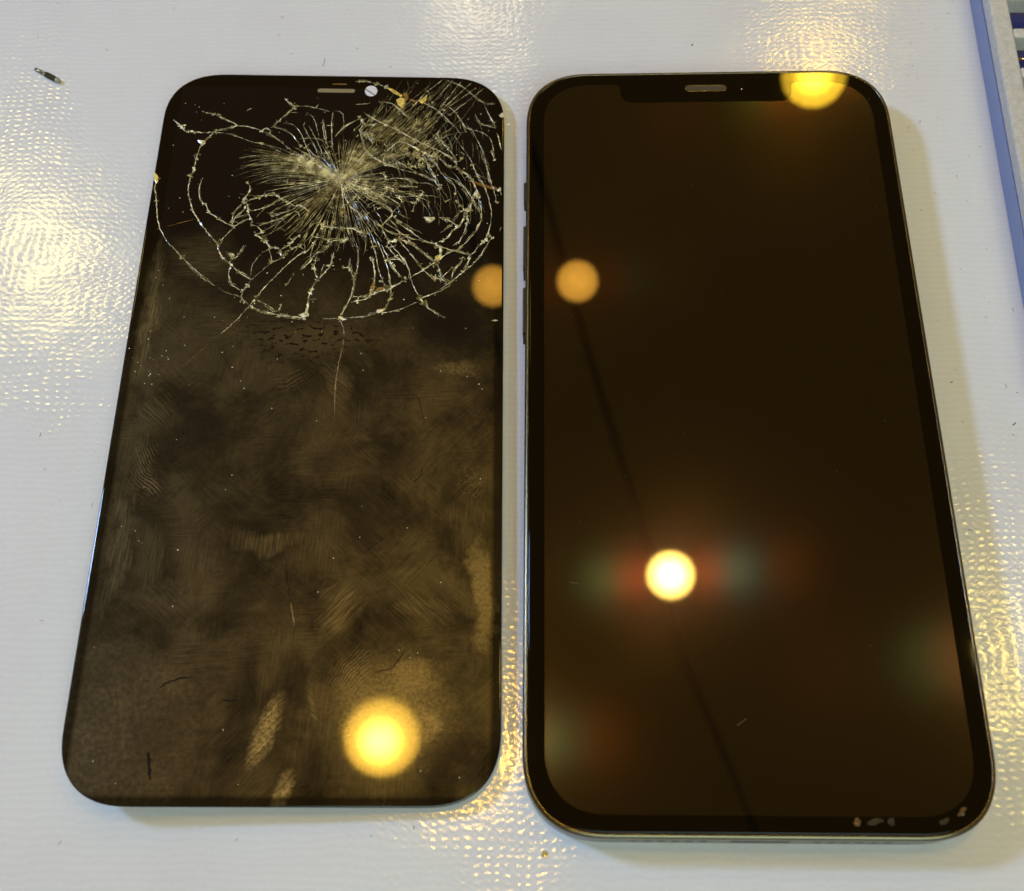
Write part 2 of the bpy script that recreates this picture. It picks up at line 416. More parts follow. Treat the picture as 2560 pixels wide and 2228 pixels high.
def rrect(w, h, r, inset=0.0, seg=16, n=2.45):
    """rounded rectangle with the softened (super-elliptic) corners of a phone"""
    hw, hh = w / 2 - inset, h / 2 - inset
    r = max(r - inset, 0.3); pts = []
    for cx, cy, a0 in ((hw - r, hh - r, 0), (-hw + r, hh - r, 1), (-hw + r, -hh + r, 2), (hw - r, -hh + r, 3)):
        for i in range(seg + 1):
            t = (i / seg) * math.pi / 2
            c = abs(math.cos(t)) ** (2 / n); s = abs(math.sin(t)) ** (2 / n)
            px, py = c * r, s * r
            for _ in range(a0): px, py = -py, px
            pts.append((cx + px, cy + py))
    return pts

def loft(profile, w, h, r, cap_top=False, cap_bottom=False, seg=16):
    """profile: list of (inset, z)"""
    V, F = [], []
    k = None
    for ins, z in profile:
        ring = rrect(w, h, r, ins, seg); k = len(ring)
        V += [(a, b_, z) for a, b_ in ring]
    for j in range(len(profile) - 1):
        for i in range(k):
            F.append((j * k + i, j * k + (i + 1) % k, (j + 1) * k + (i + 1) % k, (j + 1) * k + i))
    if cap_top: F.append(tuple((len(profile) - 1) * k + i for i in range(k)))
    if cap_bottom: F.append(tuple(reversed(range(k))))
    return V, F

def box(bm, x0, x1, y0, y1, z0, z1, bevel=0.0, seg=2):
    r = bmesh.ops.create_cube(bm, size=1.0)
    vs = r['verts']
    for v in vs:
        v.co = Vector(((x0 + x1) / 2 + v.co.x * (x1 - x0), (y0 + y1) / 2 + v.co.y * (y1 - y0), (z0 + z1) / 2 + v.co.z * (z1 - z0)))
    if bevel:
        es = list({e for v in vs for e in v.link_edges})
        bmesh.ops.bevel(bm, geom=es, offset=bevel, segments=seg, affect='EDGES', profile=0.5)

def disc(name, cx, cy, z, rx, ry, mat, parent, n=32, depth=0.0):
    V = [(cx + rx * math.cos(2 * math.pi * i / n), cy + ry * math.sin(2 * math.pi * i / n), z) for i in range(n)]
    return link_mesh(name, V, [tuple(range(n))], mat, parent)

def slot_sheet(name, cx, cy, w, h, z, mat, parent):
    r = h / 2; V = []
    for s, a0 in ((1, -90), (-1, 90)):
        for i in range(11):
            a = math.radians(a0 + 18 * i)
            V.append((cx + s * (w / 2 - r) + r * math.cos(a), cy + r * math.sin(a), z))
    return link_mesh(name, V, [tuple(range(len(V)))], mat, parent)

def slot_ring(name, cx, cy, w, h, z, t, mat, parent, hz=0.02):
    def ring(e):
        r = h / 2 + e; V = []
        for s, a0 in ((1, -90), (-1, 90)):
            for i in range(11):
                a = math.radians(a0 + 18 * i)
                V.append((cx + s * (w / 2 - h / 2) + r * math.cos(a), cy + r * math.sin(a)))
        return V
    A, B = ring(0), ring(t); k = len(A)
    V = [(a, c, z) for a, c in A] + [((a[0] + c[0]) / 2, (a[1] + c[1]) / 2, z + hz) for a, c in zip(A, B)] + [(a, c, z) for a, c in B]
    F = []
    for j in range(2):
        for i in range(k): F.append((j * k + i, j * k + (i + 1) % k, (j + 1) * k + (i + 1) % k, (j + 1) * k + i))
    return link_mesh(name, V, F, mat, parent, smooth=True)

def tube_pts(pts, rad, n=8):
    V, F = [], []
    P_ = [Vector(q) for q in pts]
    for i, q in enumerate(P_):
        d = (P_[min(i + 1, len(P_) - 1)] - P_[max(i - 1, 0)]).normalized()
        up = Vector((0, 0, 1)) if abs(d.z) < 0.9 else Vector((0, 1, 0))
        s = d.cross(up).normalized(); u = s.cross(d)
        rr = rad[i] if isinstance(rad, (list, tuple)) else rad
        for k in range(n):
            a = 2 * math.pi * k / n
            V.append(tuple(q + s * rr * math.cos(a) + u * rr * math.sin(a)))
    for i in range(len(P_) - 1):
        for k in range(n): F.append((i * n + k, i * n + (k + 1) % n, (i + 1) * n + (k + 1) % n, (i + 1) * n + k))
    F.append(tuple(reversed(range(n)))); F.append(tuple((len(P_) - 1) * n + k for k in range(n)))
    return V, F

# ---------------------------------------------------------------- the surface
g = link_mesh('table_mat', [(-520, -420, 0), (520, -420, 0), (520, 620, 0), (-520, 620, 0)], [(0, 1, 2, 3)], 'vinyl')
g['kind'] = 'structure'; g['label'] = 'glossy white woven vinyl work mat under the phones'

# ---------------------------------------------------------------- intact phone
PW, PH, PR = 71.5, 146.7, 13.0
phone = thing('phone', 'intact phone with dark glossy screen in a grey-green metal frame', 'phone')
V, F = loft([(1.6, 0.22), (1.0, 0.30), (0.45, 0.55), (0.12, 0.95), (0.0, 1.4), (0.0, 6.55)], PW, PH, PR)
frame = link_mesh('frame', V, F, 'alu', phone, smooth=True)
V, F = loft([(0.0, 6.55), (0.06, 6.85), (0.20, 7.08), (0.42, 7.22), (0.62, 7.25), (0.74, 7.20), (0.80, 7.05)], PW, PH, PR)
link_mesh('frame_edge', V, F, 'alu_edge', phone, smooth=True)
V, F = loft([(1.62, 0.24), (2.6, 0.05), (3.4, 0.0)], PW, PH, PR, cap_top=True)
link_mesh('back_glass', V, [tuple(reversed(f)) for f in F], 'antenna', phone, smooth=False)
V, F = loft([(0.84, 7.00), (0.86, 7.31), (0.90, 7.36), (0.97, 7.39), (1.08, 7.40)], PW, PH, PR, cap_top=True)
fg = link_mesh('front_glass', V, F, 'glass', phone, smooth=False)
for p_ in fg.data.polygons:
    if len(p_.vertices) == 4: p_.use_smooth = True
# lit-area of the screen with the notch, a sheet bonded to the glass
def screen_outline():
    w, h, r = 64.6, 139.9, 9.6
    pts = rrect(w, h, r, 0, 14, 2.35)
    nb, nd = 17.0, 4.75
    top = h / 2
    left_i = [i for i, q in enumerate(pts) if abs(q[1] - top) < 1e-6]
    out = []
    inserted = False
    for i, q in enumerate(pts):
        out.append(q)
        nxt = pts[(i + 1) % len(pts)]
        if not inserted and abs(q[1] - top) < 1e-4 and abs(nxt[1] - top) < 1e-4 and q[0] > 0 > nxt[0]:
            inserted = True
            def arc(cx, cy, rr, a0, a1, n=8):
                return [(cx + rr * math.cos(math.radians(a0 + (a1 - a0) * k / n)), cy + rr * math.sin(math.radians(a0 + (a1 - a0) * k / n))) for k in range(n + 1)]
            out += arc(nb + 1.2, top - 1.2, 1.2, 90, 180)
            out += arc(nb - 2.6, top - nd + 2.6, 2.6, 0, -90)
            out += arc(-nb + 2.6, top - nd + 2.6, 2.6, -90, -180)
            out += arc(-nb - 1.2, top - 1.2, 1.2, 0, 90)
    return out
so = screen_outline()
screen = link_mesh('screen', [(a, b_, 7.406) for a, b_ in so], [tuple(range(len(so)))], 'oled', phone)
ear = slot_sheet('earpiece', 0.05, 68.75, 8.0, 1.35, 7.412, 'speaker_mesh', phone)
slot_ring('earpiece_rim', 0.05, 68.75, 8.0, 1.35, 7.408, 0.15, 'alu_edge', ear, 0.03)
lens = disc('front_camera', 7.2, 68.5, 7.409, 1.35, 1.35, 'lens', phone)
disc('painted_lens_glint', 7.15, 68.35, 7.413, 0.13, 0.10, 'dust_glint_white', lens, 10)  # glint on the lens, painted as a small pale disc
for sx_, rr in ((-13.8, 1.5), (-7.9, 1.4), (12.6, 1.2)):
    disc('sensor_window', sx_, 68.8, 7.409, rr, rr, 'lens', phone)
# side buttons and antenna lines
def side_button(name, y0, y1, side, out, z0=2.7, z1=4.9):
    bm = bmesh.new(); x = PW / 2
    a, c = (x - 0.6, x + out) if side > 0 else (-x - out, -x + 0.6)
    box(bm, a, c, y0, y1, z0, z1, 0.18)
    return bm_obj(name, bm, 'button', phone)
side_button('mute_switch', 43.6, 48.3, -1, 0.50, 2.9, 4.6)
side_button('volume_button', 28.1, 37.8, -1, 0.52)
side_button('volume_button', 14.3, 24.0, -1, 0.52)
side_button('power_button', 12.0, 30.0, 1, 0.20)
for y0, y1 in ((42.6, 43.4), (26.7, 27.9), (12.9, 14.1)):
    bm = bmesh.new(); box(bm, -PW / 2 - 0.42, -PW / 2 + 0.3, y0, y1, 2.9, 4.7, 0.1)
    bm_obj('button_gap_shade', bm, 'black_plastic', phone)  # dark block stands in for the shaded gap at each button's end
for sx_ in (-1, 1):
    for yy in (52.5, -58.0):
        bm = bmesh.new(); x = sx_ * PW / 2
        box(bm, x - 0.03 if sx_ > 0 else x - 0.012, x + 0.012 if sx_ > 0 else x + 0.03, yy - 0.55, yy + 0.55, 1.4, 6.5)
        bm_obj('antenna_line', bm, 'antenna', phone)
bm = bmesh.new(); box(bm, -4.4, 4.4, -PH / 2 - 0.012, -PH / 2 + 0.5, 2.7, 5.3, 0.0); bm_obj('charging_port', bm, 'black_plastic', phone)
for hx in [-19 + 2.1 * k for k in range(6)] + [8.5 + 2.1 * k for k in range(6)]:
    bm = bmesh.new()
    bmesh.ops.create_cone(bm, cap_ends=True, segments=12, radius1=0.65, radius2=0.65, depth=0.4, matrix=Matrix.Translation((hx, -PH / 2 + 0.18, 4.0)) @ Matrix.Rotation(math.pi / 2, 4, 'X'))
    bm_obj('speaker_hole', bm, 'black_plastic', phone)
# residue crumbs along the lower edge of the glass
def blob(name, cx, cy, rx, ry, rz, z0, mat, parent, rot=0.0, seed=0):
    rnd = random.Random(seed); bm = bmesh.new()
    bmesh.ops.create_icosphere(bm, subdivisions=2, radius=1.0)
    for v in bm.verts:
        k = 1 + rnd.uniform(-0.45, 0.3)
        x_, y_ = v.co.x * rx * k, v.co.y * ry * k
        v.co = Vector((cx + x_ * math.cos(rot) - y_ * math.sin(rot), cy + x_ * math.sin(rot) + y_ * math.cos(rot), z0 + max(v.co.z, -0.15) * rz * k))
    return bm_obj(name, bm, mat, parent)
blob('residue', 13.86, -70.7, 0.50, 0.80, 0.10, 7.40, 'residue', phone, -0.6, 1)
blob('residue', 18.9, -70.6, 0.55, 0.62, 0.05, 7.40, 'residue_grey', phone, 0, 2)
blob('residue', 16.6, -70.7, 1.1, 0.45, 0.03, 7.40, 'residue_grey', phone, 0.2, 3)
blob('residue', 26.6, -70.5, 0.8, 0.4, 0.03, 7.40, 'residue_grey', phone, 0.4, 4)
blob('residue', 29.4, -69.2, 0.42, 0.85, 0.10, 7.40, 'residue', phone, -0.7, 5)

V, F = [], []
for k in range(26):
    x_, y_ = random.uniform(-32, 32), random.uniform(-68, 66); a = random.uniform(0, 3.1); L = random.uniform(0.06, 0.16)
    if k == 0: x_, y_, L, a = -2.0, -56.2, 0.9, 0.6
    if k == 1: x_, y_, L, a = -27.5, -34.0, 0.7, -0.2
    dx, dy = math.cos(a) * L, math.sin(a) * L; wx, wy = -math.sin(a) * 0.05, math.cos(a) * 0.05
    b0 = len(V); V += [(x_ - dx + wx, y_ - dy + wy, 7.408), (x_ - dx - wx, y_ - dy - wy, 7.408), (x_ + dx - wx, y_ + dy - wy, 7.41), (x_ + dx + wx, y_ + dy + wy, 7.41), (x_, y_, 7.45)]
    F += [(b0, b0 + 1, b0 + 4), (b0 + 1, b0 + 2, b0 + 4), (b0 + 2, b0 + 3, b0 + 4), (b0 + 3, b0, b0 + 4)]
link_mesh('screen_dust', V, F, 'screen_dust', phone, kind='stuff')

# ---------------------------------------------------------------- broken display panel
DW, DH, DR = 69.2, 145.4, 12.2
TILT = 0.0506
disp = thing('display_panel', 'shattered loose phone display with spiderweb cracks and greasy smudges', 'display', (-74.345, 3.788, 4.053), (0, TILT, 0.00932))
V, F = loft([(0.85, -0.62), (0.32, -0.55), (0.06, -0.36), (0.0, -0.22), (0.05, -0.10), (0.16, -0.035), (0.34, 0.0)], DW, DH, DR, cap_top=True)
cg = link_mesh('cover_glass', V, F, 'smudged', disp)
for p_ in cg.data.polygons:
    if len(p_.vertices) == 4: p_.use_smooth = True
V, F = loft([(0.9, -1.25), (0.55, -1.2), (0.45, -1.05), (0.45, -0.6)], DW, DH, DR)
link_mesh('panel_frame', V, F, 'panel_edge', disp, smooth=True)
V, F = loft([(0.95, -1.24), (1.3, -1.45), (1.9, -1.50)], DW, DH, DR, cap_top=True)
link_mesh('back_plate', V, [tuple(reversed(f)) for f in F], 'panel_back', disp)
# the folded flex cables under the panel that prop it up
def flex(name, x, y0, y1, zfloor):
    prof = [(x - 5, -1.52), (x + 5, -1.52), (x + 6.0, (-1.52 + zfloor) / 2), (x + 5, zfloor), (x - 4, zfloor + 0.25 * 0)]
    V, F = [], []
    for (a, z) in prof:
        V += [(a, y0, z), (a, y1, z)]
    k = len(prof)
    for i in range(k - 1): F.append((2 * i, 2 * i + 1, 2 * i + 3, 2 * i + 2))
    o = link_mesh(name, V, F, 'flex', disp)
    md = o.modifiers.new('thickness', 'SOLIDIFY'); md.thickness = 0.14 * MM; md.offset = -1
    return o
def floor_at(u): return -(4.053 - u * math.sin(TILT)) / math.cos(TILT)
flex('flex_cable', -22, -20, -6, floor_at(-18) + 0.25)
flex('flex_cable', -20, 40, 52, floor_at(-16) + 0.25)
for (x0, x1, y0, y1) in ((-27, -21, -58, -44), (-27, -22, 10, 20), (24, 30, -40, -20), (24, 30, 20, 40)):
    bm = bmesh.new(); box(bm, x0, x1, y0, y1, floor_at(x1) + 0.02, -1.48, 0.1); bm_obj('bracket', bm, 'panel_back', disp)

slot_sheet('earpiece_hole', -0.1, 68.66, 7.7, 0.98, 0.006, 'speaker_tan', disp)
slot_sheet('earpiece_rim', 0.5, 70.4, 3.0, 0.28, 0.006, 'streak', disp)
ch = disc('camera_hole', 7.06, 68.7, 0.006, 1.28, 1.40, 'lilac', disp)  # pale disc stands in for the mat seen through the hole
V = [(5.6, 69.3, 0.010), (5.65, 69.5, 0.010), (7.9, 67.75, 0.010), (7.75, 67.6, 0.010)]
link_mesh('hole_crack', V, [(0, 1, 2, 3)], 'dark_scratch', ch)

# crack lines traced on the panel, in millimetres from its centre: (width, points)
CRACKS = [
(0.231,[(-32.46,60.47),(-30.81,59.01),(-29.88,57.8),(-28.59,57.57),(-26.42,57.36),(-24.19,57.52),(-22.12,57.36)]),
(0.115,[(-22.12,57.36),(-20.33,56.97),(-18.5,56.27),(-15.85,55.09),(-13.27,54.52),(-10.0,52.63)]),
(0.192,[(-26.95,62.82),(-24.39,61.99),(-21.71,60.78),(-19.4,59.33),(-17.42,59.12),(-14.37,57.98)]),
(0.123,[(-14.37,57.98),(-12.74,57.22),(-11.07,56.02),(-8.53,53.63)]),
(0.138,[(-14.37,57.98),(-13.67,58.81),(-12.83,58.21),(-12.58,57.59)]),
(0.154,[(-19.39,59.21),(-21.28,58.56),(-22.62,58.29),(-24.19,57.52)]),
(0.169,[(-12.42,59.08),(-10.91,60.97),(-9.5,62.87),(-8.04,64.41)]),
(0.169,[(-8.04,64.41),(-8.88,64.9),(-10.7,66.52)]),
(0.092,[(-9.5,62.87),(-7.72,62.83)]),
(0.108,[(-8.04,64.41),(-5.67,64.53),(-3.65,63.98),(-0.82,63.15)]),
(0.115,[(-12.42,59.08),(-10.5,58.49),(-8.45,57.29),(-6.26,54.39)]),
(0.231,[(-24.08,57.4),(-25.23,55.54),(-26.08,54.43),(-26.65,51.88),(-26.93,48.52),(-27.37,46.59)]),
(0.1,[(-18.01,63.1),(-16.99,63.82)]),
(0.1,[(-10.24,59.99),(-8.87,60.01),(-7.61,59.04),(-6.28,57.09),(-5.29,54.41),(-3.9,51.52)]),
(0.1,[(-5.94,60.31),(-6.06,59.31),(-4.89,56.86),(-3.54,54.44),(-2.32,51.07)]),
(0.1,[(-5.1,59.58),(-3.72,56.88),(-2.57,54.45),(-1.36,51.08)]),
(0.138,[(-2.26,61.12),(-2.07,58.39),(-1.24,54.96)]),
(0.138,[(-0.43,63.15),(-0.47,59.41),(-0.14,55.96),(0.22,53.53)]),
(0.092,[(-5.74,62.81),(-4.27,61.58),(-3.24,58.37),(-2.67,55.92)]),
(0.092,[(-0.05,63.41),(1.58,62.69),(1.98,59.45),(1.72,57.47)]),
(0.1,[(-4.04,66.63),(-3.46,66.85)]),
(0.1,[(-3.96,64.1),(-3.54,65.12)]),
(0.092,[(-6.79,56.09),(-3.68,56.39),(-1.47,55.45),(-0.31,55.59)]),
(0.092,[(-1.75,59.51),(-0.49,59.65)]),
(0.108,[(-4.87,54.05),(-3.57,52.25),(-1.57,51.32)]),
(0.231,[(-34.64,47.0),(-33.75,46.06),(-34.33,44.62),(-33.32,40.63),(-32.8,37.39),(-31.81,34.19),(-30.1,31.16)]),
(0.123,[(-30.1,31.16),(-27.72,28.61),(-24.74,25.55),(-21.01,22.09),(-19.13,20.92)]),
(0.077,[(-19.13,20.92),(-17.44,19.75),(-14.6,18.93)]),
(0.262,[(-26.85,48.08),(-27.39,46.16),(-27.44,43.31),(-26.69,40.27),(-25.62,37.73),(-23.55,34.54),(-20.48,30.73),(-20.17,29.61),(-19.02,27.62),(-17.17,25.98)]),
(0.231,[(-17.17,25.98),(-16.12,24.78),(-14.71,23.7),(-13.12,22.63)]),
(0.154,[(-13.12,22.63),(-13.89,21.1),(-14.5,19.79),(-14.46,18.5),(-12.85,17.02)]),
(0.246,[(-12.85,17.02),(-10.83,15.98),(-7.84,15.17)]),
(0.138,[(-7.84,15.17),(-5.98,14.77),(-3.41,14.59),(-2.3,14.39)]),
(0.2,[(-24.89,46.19),(-25.38,43.81),(-24.86,41.0),(-23.56,39.61),(-22.8,38.0),(-21.35,36.87),(-19.71,35.74),(-18.0,34.85)]),
(0.138,[(-17.84,34.17),(-19.48,31.87),(-20.27,30.51)]),
(0.138,[(-17.98,34.62),(-18.07,36.45),(-17.89,38.3),(-16.72,39.95)]),
(0.154,[(-17.93,35.08),(-17.39,37.16),(-15.86,39.03)]),
(0.154,[(-17.69,34.63),(-16.29,35.68),(-15.04,36.5)]),
(0.123,[(-17.72,36.69),(-16.44,37.17),(-15.18,37.88)]),
(0.262,[(-16.08,45.14),(-15.41,44.2),(-15.64,42.54),(-16.26,41.13),(-15.69,40.2),(-15.27,38.81),(-14.94,37.42),(-14.24,36.05),(-14.54,35.24)]),
(0.262,[(-14.54,35.24),(-13.16,34.69),(-12.09,33.34),(-13.46,32.86),(-11.57,31.87),(-10.94,31.09),(-10.18,29.97),(-8.95,29.88),(-7.98,29.56)]),
(0.154,[(-16.65,40.18),(-14.92,41.15),(-11.05,42.85)]),
(0.185,[(-11.05,42.85),(-10.22,42.16),(-8.38,40.89),(-6.37,39.75),(-5.04,39.77),(-3.18,38.06)]),
(0.138,[(-14.84,38.35),(-12.8,38.96),(-10.23,40.05)]),
(0.154,[(-10.35,37.14),(-7.23,38.58)]),
(0.115,[(-12.8,34.92),(-11.17,35.75),(-8.79,36.71),(-8.64,36.13),(-11.39,34.03),(-11.91,33.45)]),
(0.154,[(-7.98,29.56),(-6.41,30.93),(-5.05,32.76)]),
(0.123,[(-10.16,29.75),(-11.48,28.84)]),
(0.138,[(-10.42,29.52),(-9.8,27.85),(-9.76,26.41)]),
(0.138,[(-9.76,26.41),(-7.64,27.77),(-6.63,29.13),(-5.75,29.81)]),
(0.231,[(-8.51,29.1),(-7.66,28.0)]),
(0.1,[(-9.76,26.41),(-11.79,24.18),(-13.12,22.63)]),
(0.092,[(-13.35,23.06),(-13.23,25.7),(-12.0,28.38)]),
(0.185,[(-17.16,25.87),(-17.51,24.76),(-17.21,22.79),(-16.52,21.5),(-14.33,19.9)]),
(0.154,[(-18.08,28.41),(-16.59,27.54),(-15.28,30.35)]),
(0.108,[(-17.58,10.85),(-14.99,13.81),(-12.85,17.02)]),
(0.215,[(-12.85,17.02),(-11.83,18.75),(-10.23,21.36),(-8.74,23.34),(-6.91,25.79),(-4.69,28.26),(-3.07,29.18),(-1.4,31.9)]),
(0.154,[(-11.59,18.21),(-9.85,17.27),(-8.28,16.01)]),
(0.154,[(-7.36,16.02),(-7.0,17.09)]),
(0.185,[(-3.97,25.05),(-2.34,26.96),(-1.69,28.3)]),
(0.308,[(-1.55,26.3),(-1.23,24.54),(-0.54,22.79)]),
(0.262,[(-0.54,22.79),(1.14,25.23),(1.77,27.01),(2.0,29.02)]),
(0.262,[(-0.54,22.79),(-1.36,21.26),(-1.93,19.09),(-2.1,16.52),(-2.35,15.02)]),
(0.1,[(0.32,26.33),(-0.22,23.46)]),
(0.185,[(-1.7,28.41),(0.25,29.9),(1.64,31.72)]),
(0.077,[(-1.7,18.45),(-0.51,18.57)]),
(0.115,[(-6.38,21.63),(-5.26,23.83)]),
(0.308,[(-6.13,29.81),(-5.04,30.27),(-4.12,30.62)]),
(0.138,[(-8.99,45.73),(-7.6,45.27),(-4.48,44.96),(-2.7,44.52),(-1.05,43.0)]),
(0.154,[(-2.06,35.77),(-0.89,35.33),(0.47,34.89),(2.86,34.69)]),
(0.185,[(-2.77,32.56),(-1.25,32.47),(1.05,31.94),(3.05,31.74)]),
(0.115,[(-7.05,15.38),(-4.94,14.69),(-2.56,14.48)]),
(0.123,[(1.26,14.29),(4.13,14.44),(8.23,14.85),(10.87,15.6)]),
(0.2,[(11.89,15.69),(14.76,16.25)]),
(0.108,[(14.76,16.25),(18.62,18.23)]),
(0.215,[(18.61,18.72),(21.68,20.22)]),
(0.154,[(21.68,20.22),(23.93,22.08),(26.61,24.59),(29.51,27.76),(31.17,30.82),(32.22,32.88)]),
(0.231,[(4.12,14.68),(5.19,17.34),(5.9,19.28),(6.3,22.96)]),
(0.231,[(6.3,22.96),(5.31,25.43),(5.28,27.68)]),
(0.154,[(6.3,22.96),(6.69,25.2),(6.69,28.95),(6.23,31.23)]),
(0.154,[(4.04,25.53),(5.3,25.67)]),
(0.123,[(4.27,13.97),(4.99,12.32)]),
(0.062,[(4.99,12.32),(5.15,9.73),(5.1,7.31)]),
(0.038,[(4.97,8.13),(4.29,1.93),(4.4,-5.1)]),
(0.123,[(5.7,19.04),(7.97,19.31),(9.22,19.32)]),
(0.2,[(5.98,17.95),(9.04,18.84),(9.82,19.7),(12.06,20.7),(13.5,21.21),(15.32,22.59),(17.17,23.72)]),
(0.231,[(17.17,23.72),(19.42,25.37),(21.48,27.02),(23.76,29.06),(25.65,29.85)]),
(0.269,[(9.29,27.86),(9.94,25.49),(10.16,23.26),(9.67,20.55),(9.12,19.2)]),
(0.2,[(8.84,32.29),(9.97,29.0),(10.79,25.25),(12.0,22.05),(12.67,21.08)]),
(0.169,[(10.01,32.3),(11.71,28.02),(12.71,24.78),(13.27,21.82),(13.37,19.62),(12.67,16.71),(11.47,15.97)]),
(0.185,[(11.15,30.79),(12.8,27.28),(13.95,25.29),(15.51,23.08)]),
(0.185,[(12.39,31.57),(14.19,29.31),(15.77,27.07),(16.71,24.58),(17.45,21.88),(18.8,19.2)]),
(0.154,[(18.8,19.2),(20.11,17.28),(21.81,15.86),(23.49,14.92)]),
(0.185,[(13.71,30.57),(12.03,30.29)]),
(0.215,[(11.75,27.26),(14.05,27.67),(15.57,26.81)]),
(0.154,[(14.29,32.11),(16.98,28.59),(19.21,25.36)]),
(0.2,[(19.21,25.36),(21.38,23.16)]),
(0.154,[(15.98,32.39),(19.29,29.13),(21.69,27.15)]),
(0.2,[(21.69,27.15),(22.38,25.16),(22.85,23.43),(23.92,22.45)]),
(0.154,[(20.09,24.13),(22.01,23.41),(24.33,22.7)]),
(0.262,[(12.18,31.57),(14.5,32.11),(16.01,31.62),(17.31,31.13)]),
(0.385,[(21.58,30.94),(22.45,30.19),(22.29,28.16),(21.69,27.15)]),
(0.154,[(22.84,23.67),(24.89,25.94)]),
(0.169,[(24.75,22.96),(25.12,25.19),(26.55,27.21),(26.53,28.22)]),
(0.2,[(25.65,29.72),(27.8,28.74),(27.82,27.23),(27.02,24.97)]),
(0.154,[(27.8,28.74),(29.27,29.52)]),
(0.308,[(18.8,18.96),(19.89,17.76)]),
(0.231,[(7.41,52.66),(10.29,50.48),(12.28,49.61),(14.27,48.73),(17.22,47.98),(19.19,47.21),(20.67,46.24),(21.85,44.48)]),
(0.108,[(11.5,52.53),(13.2,50.93),(16.55,48.57)]),
(0.092,[(13.37,50.73),(14.0,49.33)]),
(0.154,[(18.18,52.84),(19.06,51.03),(19.62,48.82),(21.31,46.45),(22.02,44.28)]),
(0.123,[(19.02,52.24),(21.03,50.45),(22.08,48.06),(24.24,45.9),(25.09,43.93),(24.81,41.77)]),
(0.154,[(21.31,52.08),(23.5,49.69),(24.97,49.51)]),
(0.231,[(24.97,49.51),(26.95,47.93),(28.27,46.36)]),
(0.231,[(28.27,46.36),(29.28,43.8),(29.46,42.23)]),
(0.154,[(29.46,42.23),(30.14,39.51),(30.25,37.01)]),
(0.231,[(30.25,37.01),(29.1,34.12)]),
(0.138,[(29.1,34.12),(27.4,31.83),(25.71,29.93)]),
(0.115,[(22.1,53.11),(25.1,50.92),(26.37,52.36)]),
(0.115,[(25.1,50.72),(25.04,49.71)]),
(0.123,[(23.07,47.47),(25.86,45.73),(27.35,43.77),(28.67,41.44),(29.98,39.12)]),
(0.138,[(25.86,53.37),(27.69,51.77),(28.55,49.36),(29.39,47.37),(30.71,45.01),(31.55,42.07),(32.14,38.77),(32.01,35.88)]),
(0.231,[(32.01,35.88),(31.17,32.45),(29.77,30.92)]),
(0.138,[(29.77,30.92),(28.55,28.85)]),
(0.138,[(29.8,53.44),(30.81,50.81),(31.66,47.21),(32.66,43.85),(33.16,41.11)]),
(0.169,[(32.09,53.47),(32.68,51.45)]),
(0.154,[(24.82,41.57),(25.96,40.42),(26.95,39.08)]),
(0.308,[(26.95,39.08),(27.74,39.67),(28.66,42.22),(29.28,43.41)]),
(0.308,[(26.95,39.08),(26.67,36.95),(25.6,35.22),(24.51,34.25),(23.76,32.72),(22.52,31.95)]),
(0.185,[(27.28,38.7),(27.47,36.77),(27.04,34.29),(25.98,32.0),(24.75,30.85)]),
(0.262,[(22.05,37.46),(23.49,36.91),(25.43,35.6)]),
(0.231,[(19.03,37.42),(20.02,36.28),(21.1,37.26)]),
(0.308,[(23.07,41.16),(24.01,41.76)]),
(0.115,[(26.16,38.87),(24.93,36.55),(24.01,35.19),(22.31,33.84)]),
(0.115,[(12.79,38.48),(14.3,40.25)]),
(0.169,[(10.87,35.38),(12.81,38.1),(11.6,40.01),(9.97,40.77),(7.13,43.07)]),
(0.115,[(11.64,35.97),(13.93,34.29),(16.04,32.8),(18.9,31.9),(21.44,31.18)]),
(0.154,[(13.15,37.52),(14.82,35.44),(17.11,33.57),(19.05,32.09),(21.44,31.18)]),
(0.185,[(10.89,35.0),(12.46,31.81),(14.64,32.4),(15.56,32.8)]),
(0.169,[(14.64,32.22),(16.57,31.12),(18.83,29.46),(20.93,27.45)]),
(0.169,[(12.47,31.62),(12.21,30.49),(14.03,28.28),(15.81,26.82)]),
(0.154,[(9.93,47.87),(10.92,47.48),(11.16,45.89),(10.9,44.7),(12.53,44.13),(12.74,42.96)]),
(0.185,[(13.9,42.19),(14.76,40.84)]),
(0.169,[(17.15,40.87),(17.91,42.25),(18.67,43.44),(17.85,43.82)]),
(0.138,[(16.75,38.93),(17.17,40.48)]),
(0.138,[(11.3,46.29),(13.38,46.72),(15.98,46.37),(17.46,45.59)]),
(0.123,[(14.11,44.75),(17.34,44.6)]),
(0.1,[(13.59,41.99),(16.78,42.43),(20.62,42.49)]),
(0.092,[(17.79,45.6),(19.56,45.53),(20.71,44.85)]),
(0.2,[(21.44,31.18),(23.82,30.09),(25.72,29.56),(27.92,28.84)]),
(0.154,[(33.78,44.66),(34.28,41.52),(34.61,39.19)]),
(0.138,[(34.15,35.72),(33.84,34.57)]),
(0.2,[(3.34,34.51),(5.23,34.54),(7.19,33.43),(8.43,33.83)]),
(0.185,[(3.08,31.3),(3.98,31.88),(4.74,32.26)]),
(0.231,[(3.12,45.57),(6.25,44.43),(9.05,43.1),(11.39,41.18),(12.68,40.81)]),
(0.2,[(2.49,45.36),(4.09,40.29),(6.6,38.2),(8.33,35.73),(9.71,33.47)]),
(0.185,[(2.13,45.95),(2.8,43.0),(3.14,40.27),(2.97,37.95)]),
(0.277,[(6.4,62.65),(9.55,60.51),(12.66,58.92),(15.77,56.8),(18.85,54.96),(20.6,53.92)]),
(0.308,[(10.78,52.96),(12.81,55.4),(14.09,55.69),(16.07,54.65),(17.83,53.34),(19.36,52.56),(21.08,52.06)]),
(0.2,[(5.15,61.53),(6.55,59.91),(9.13,60.23)]),
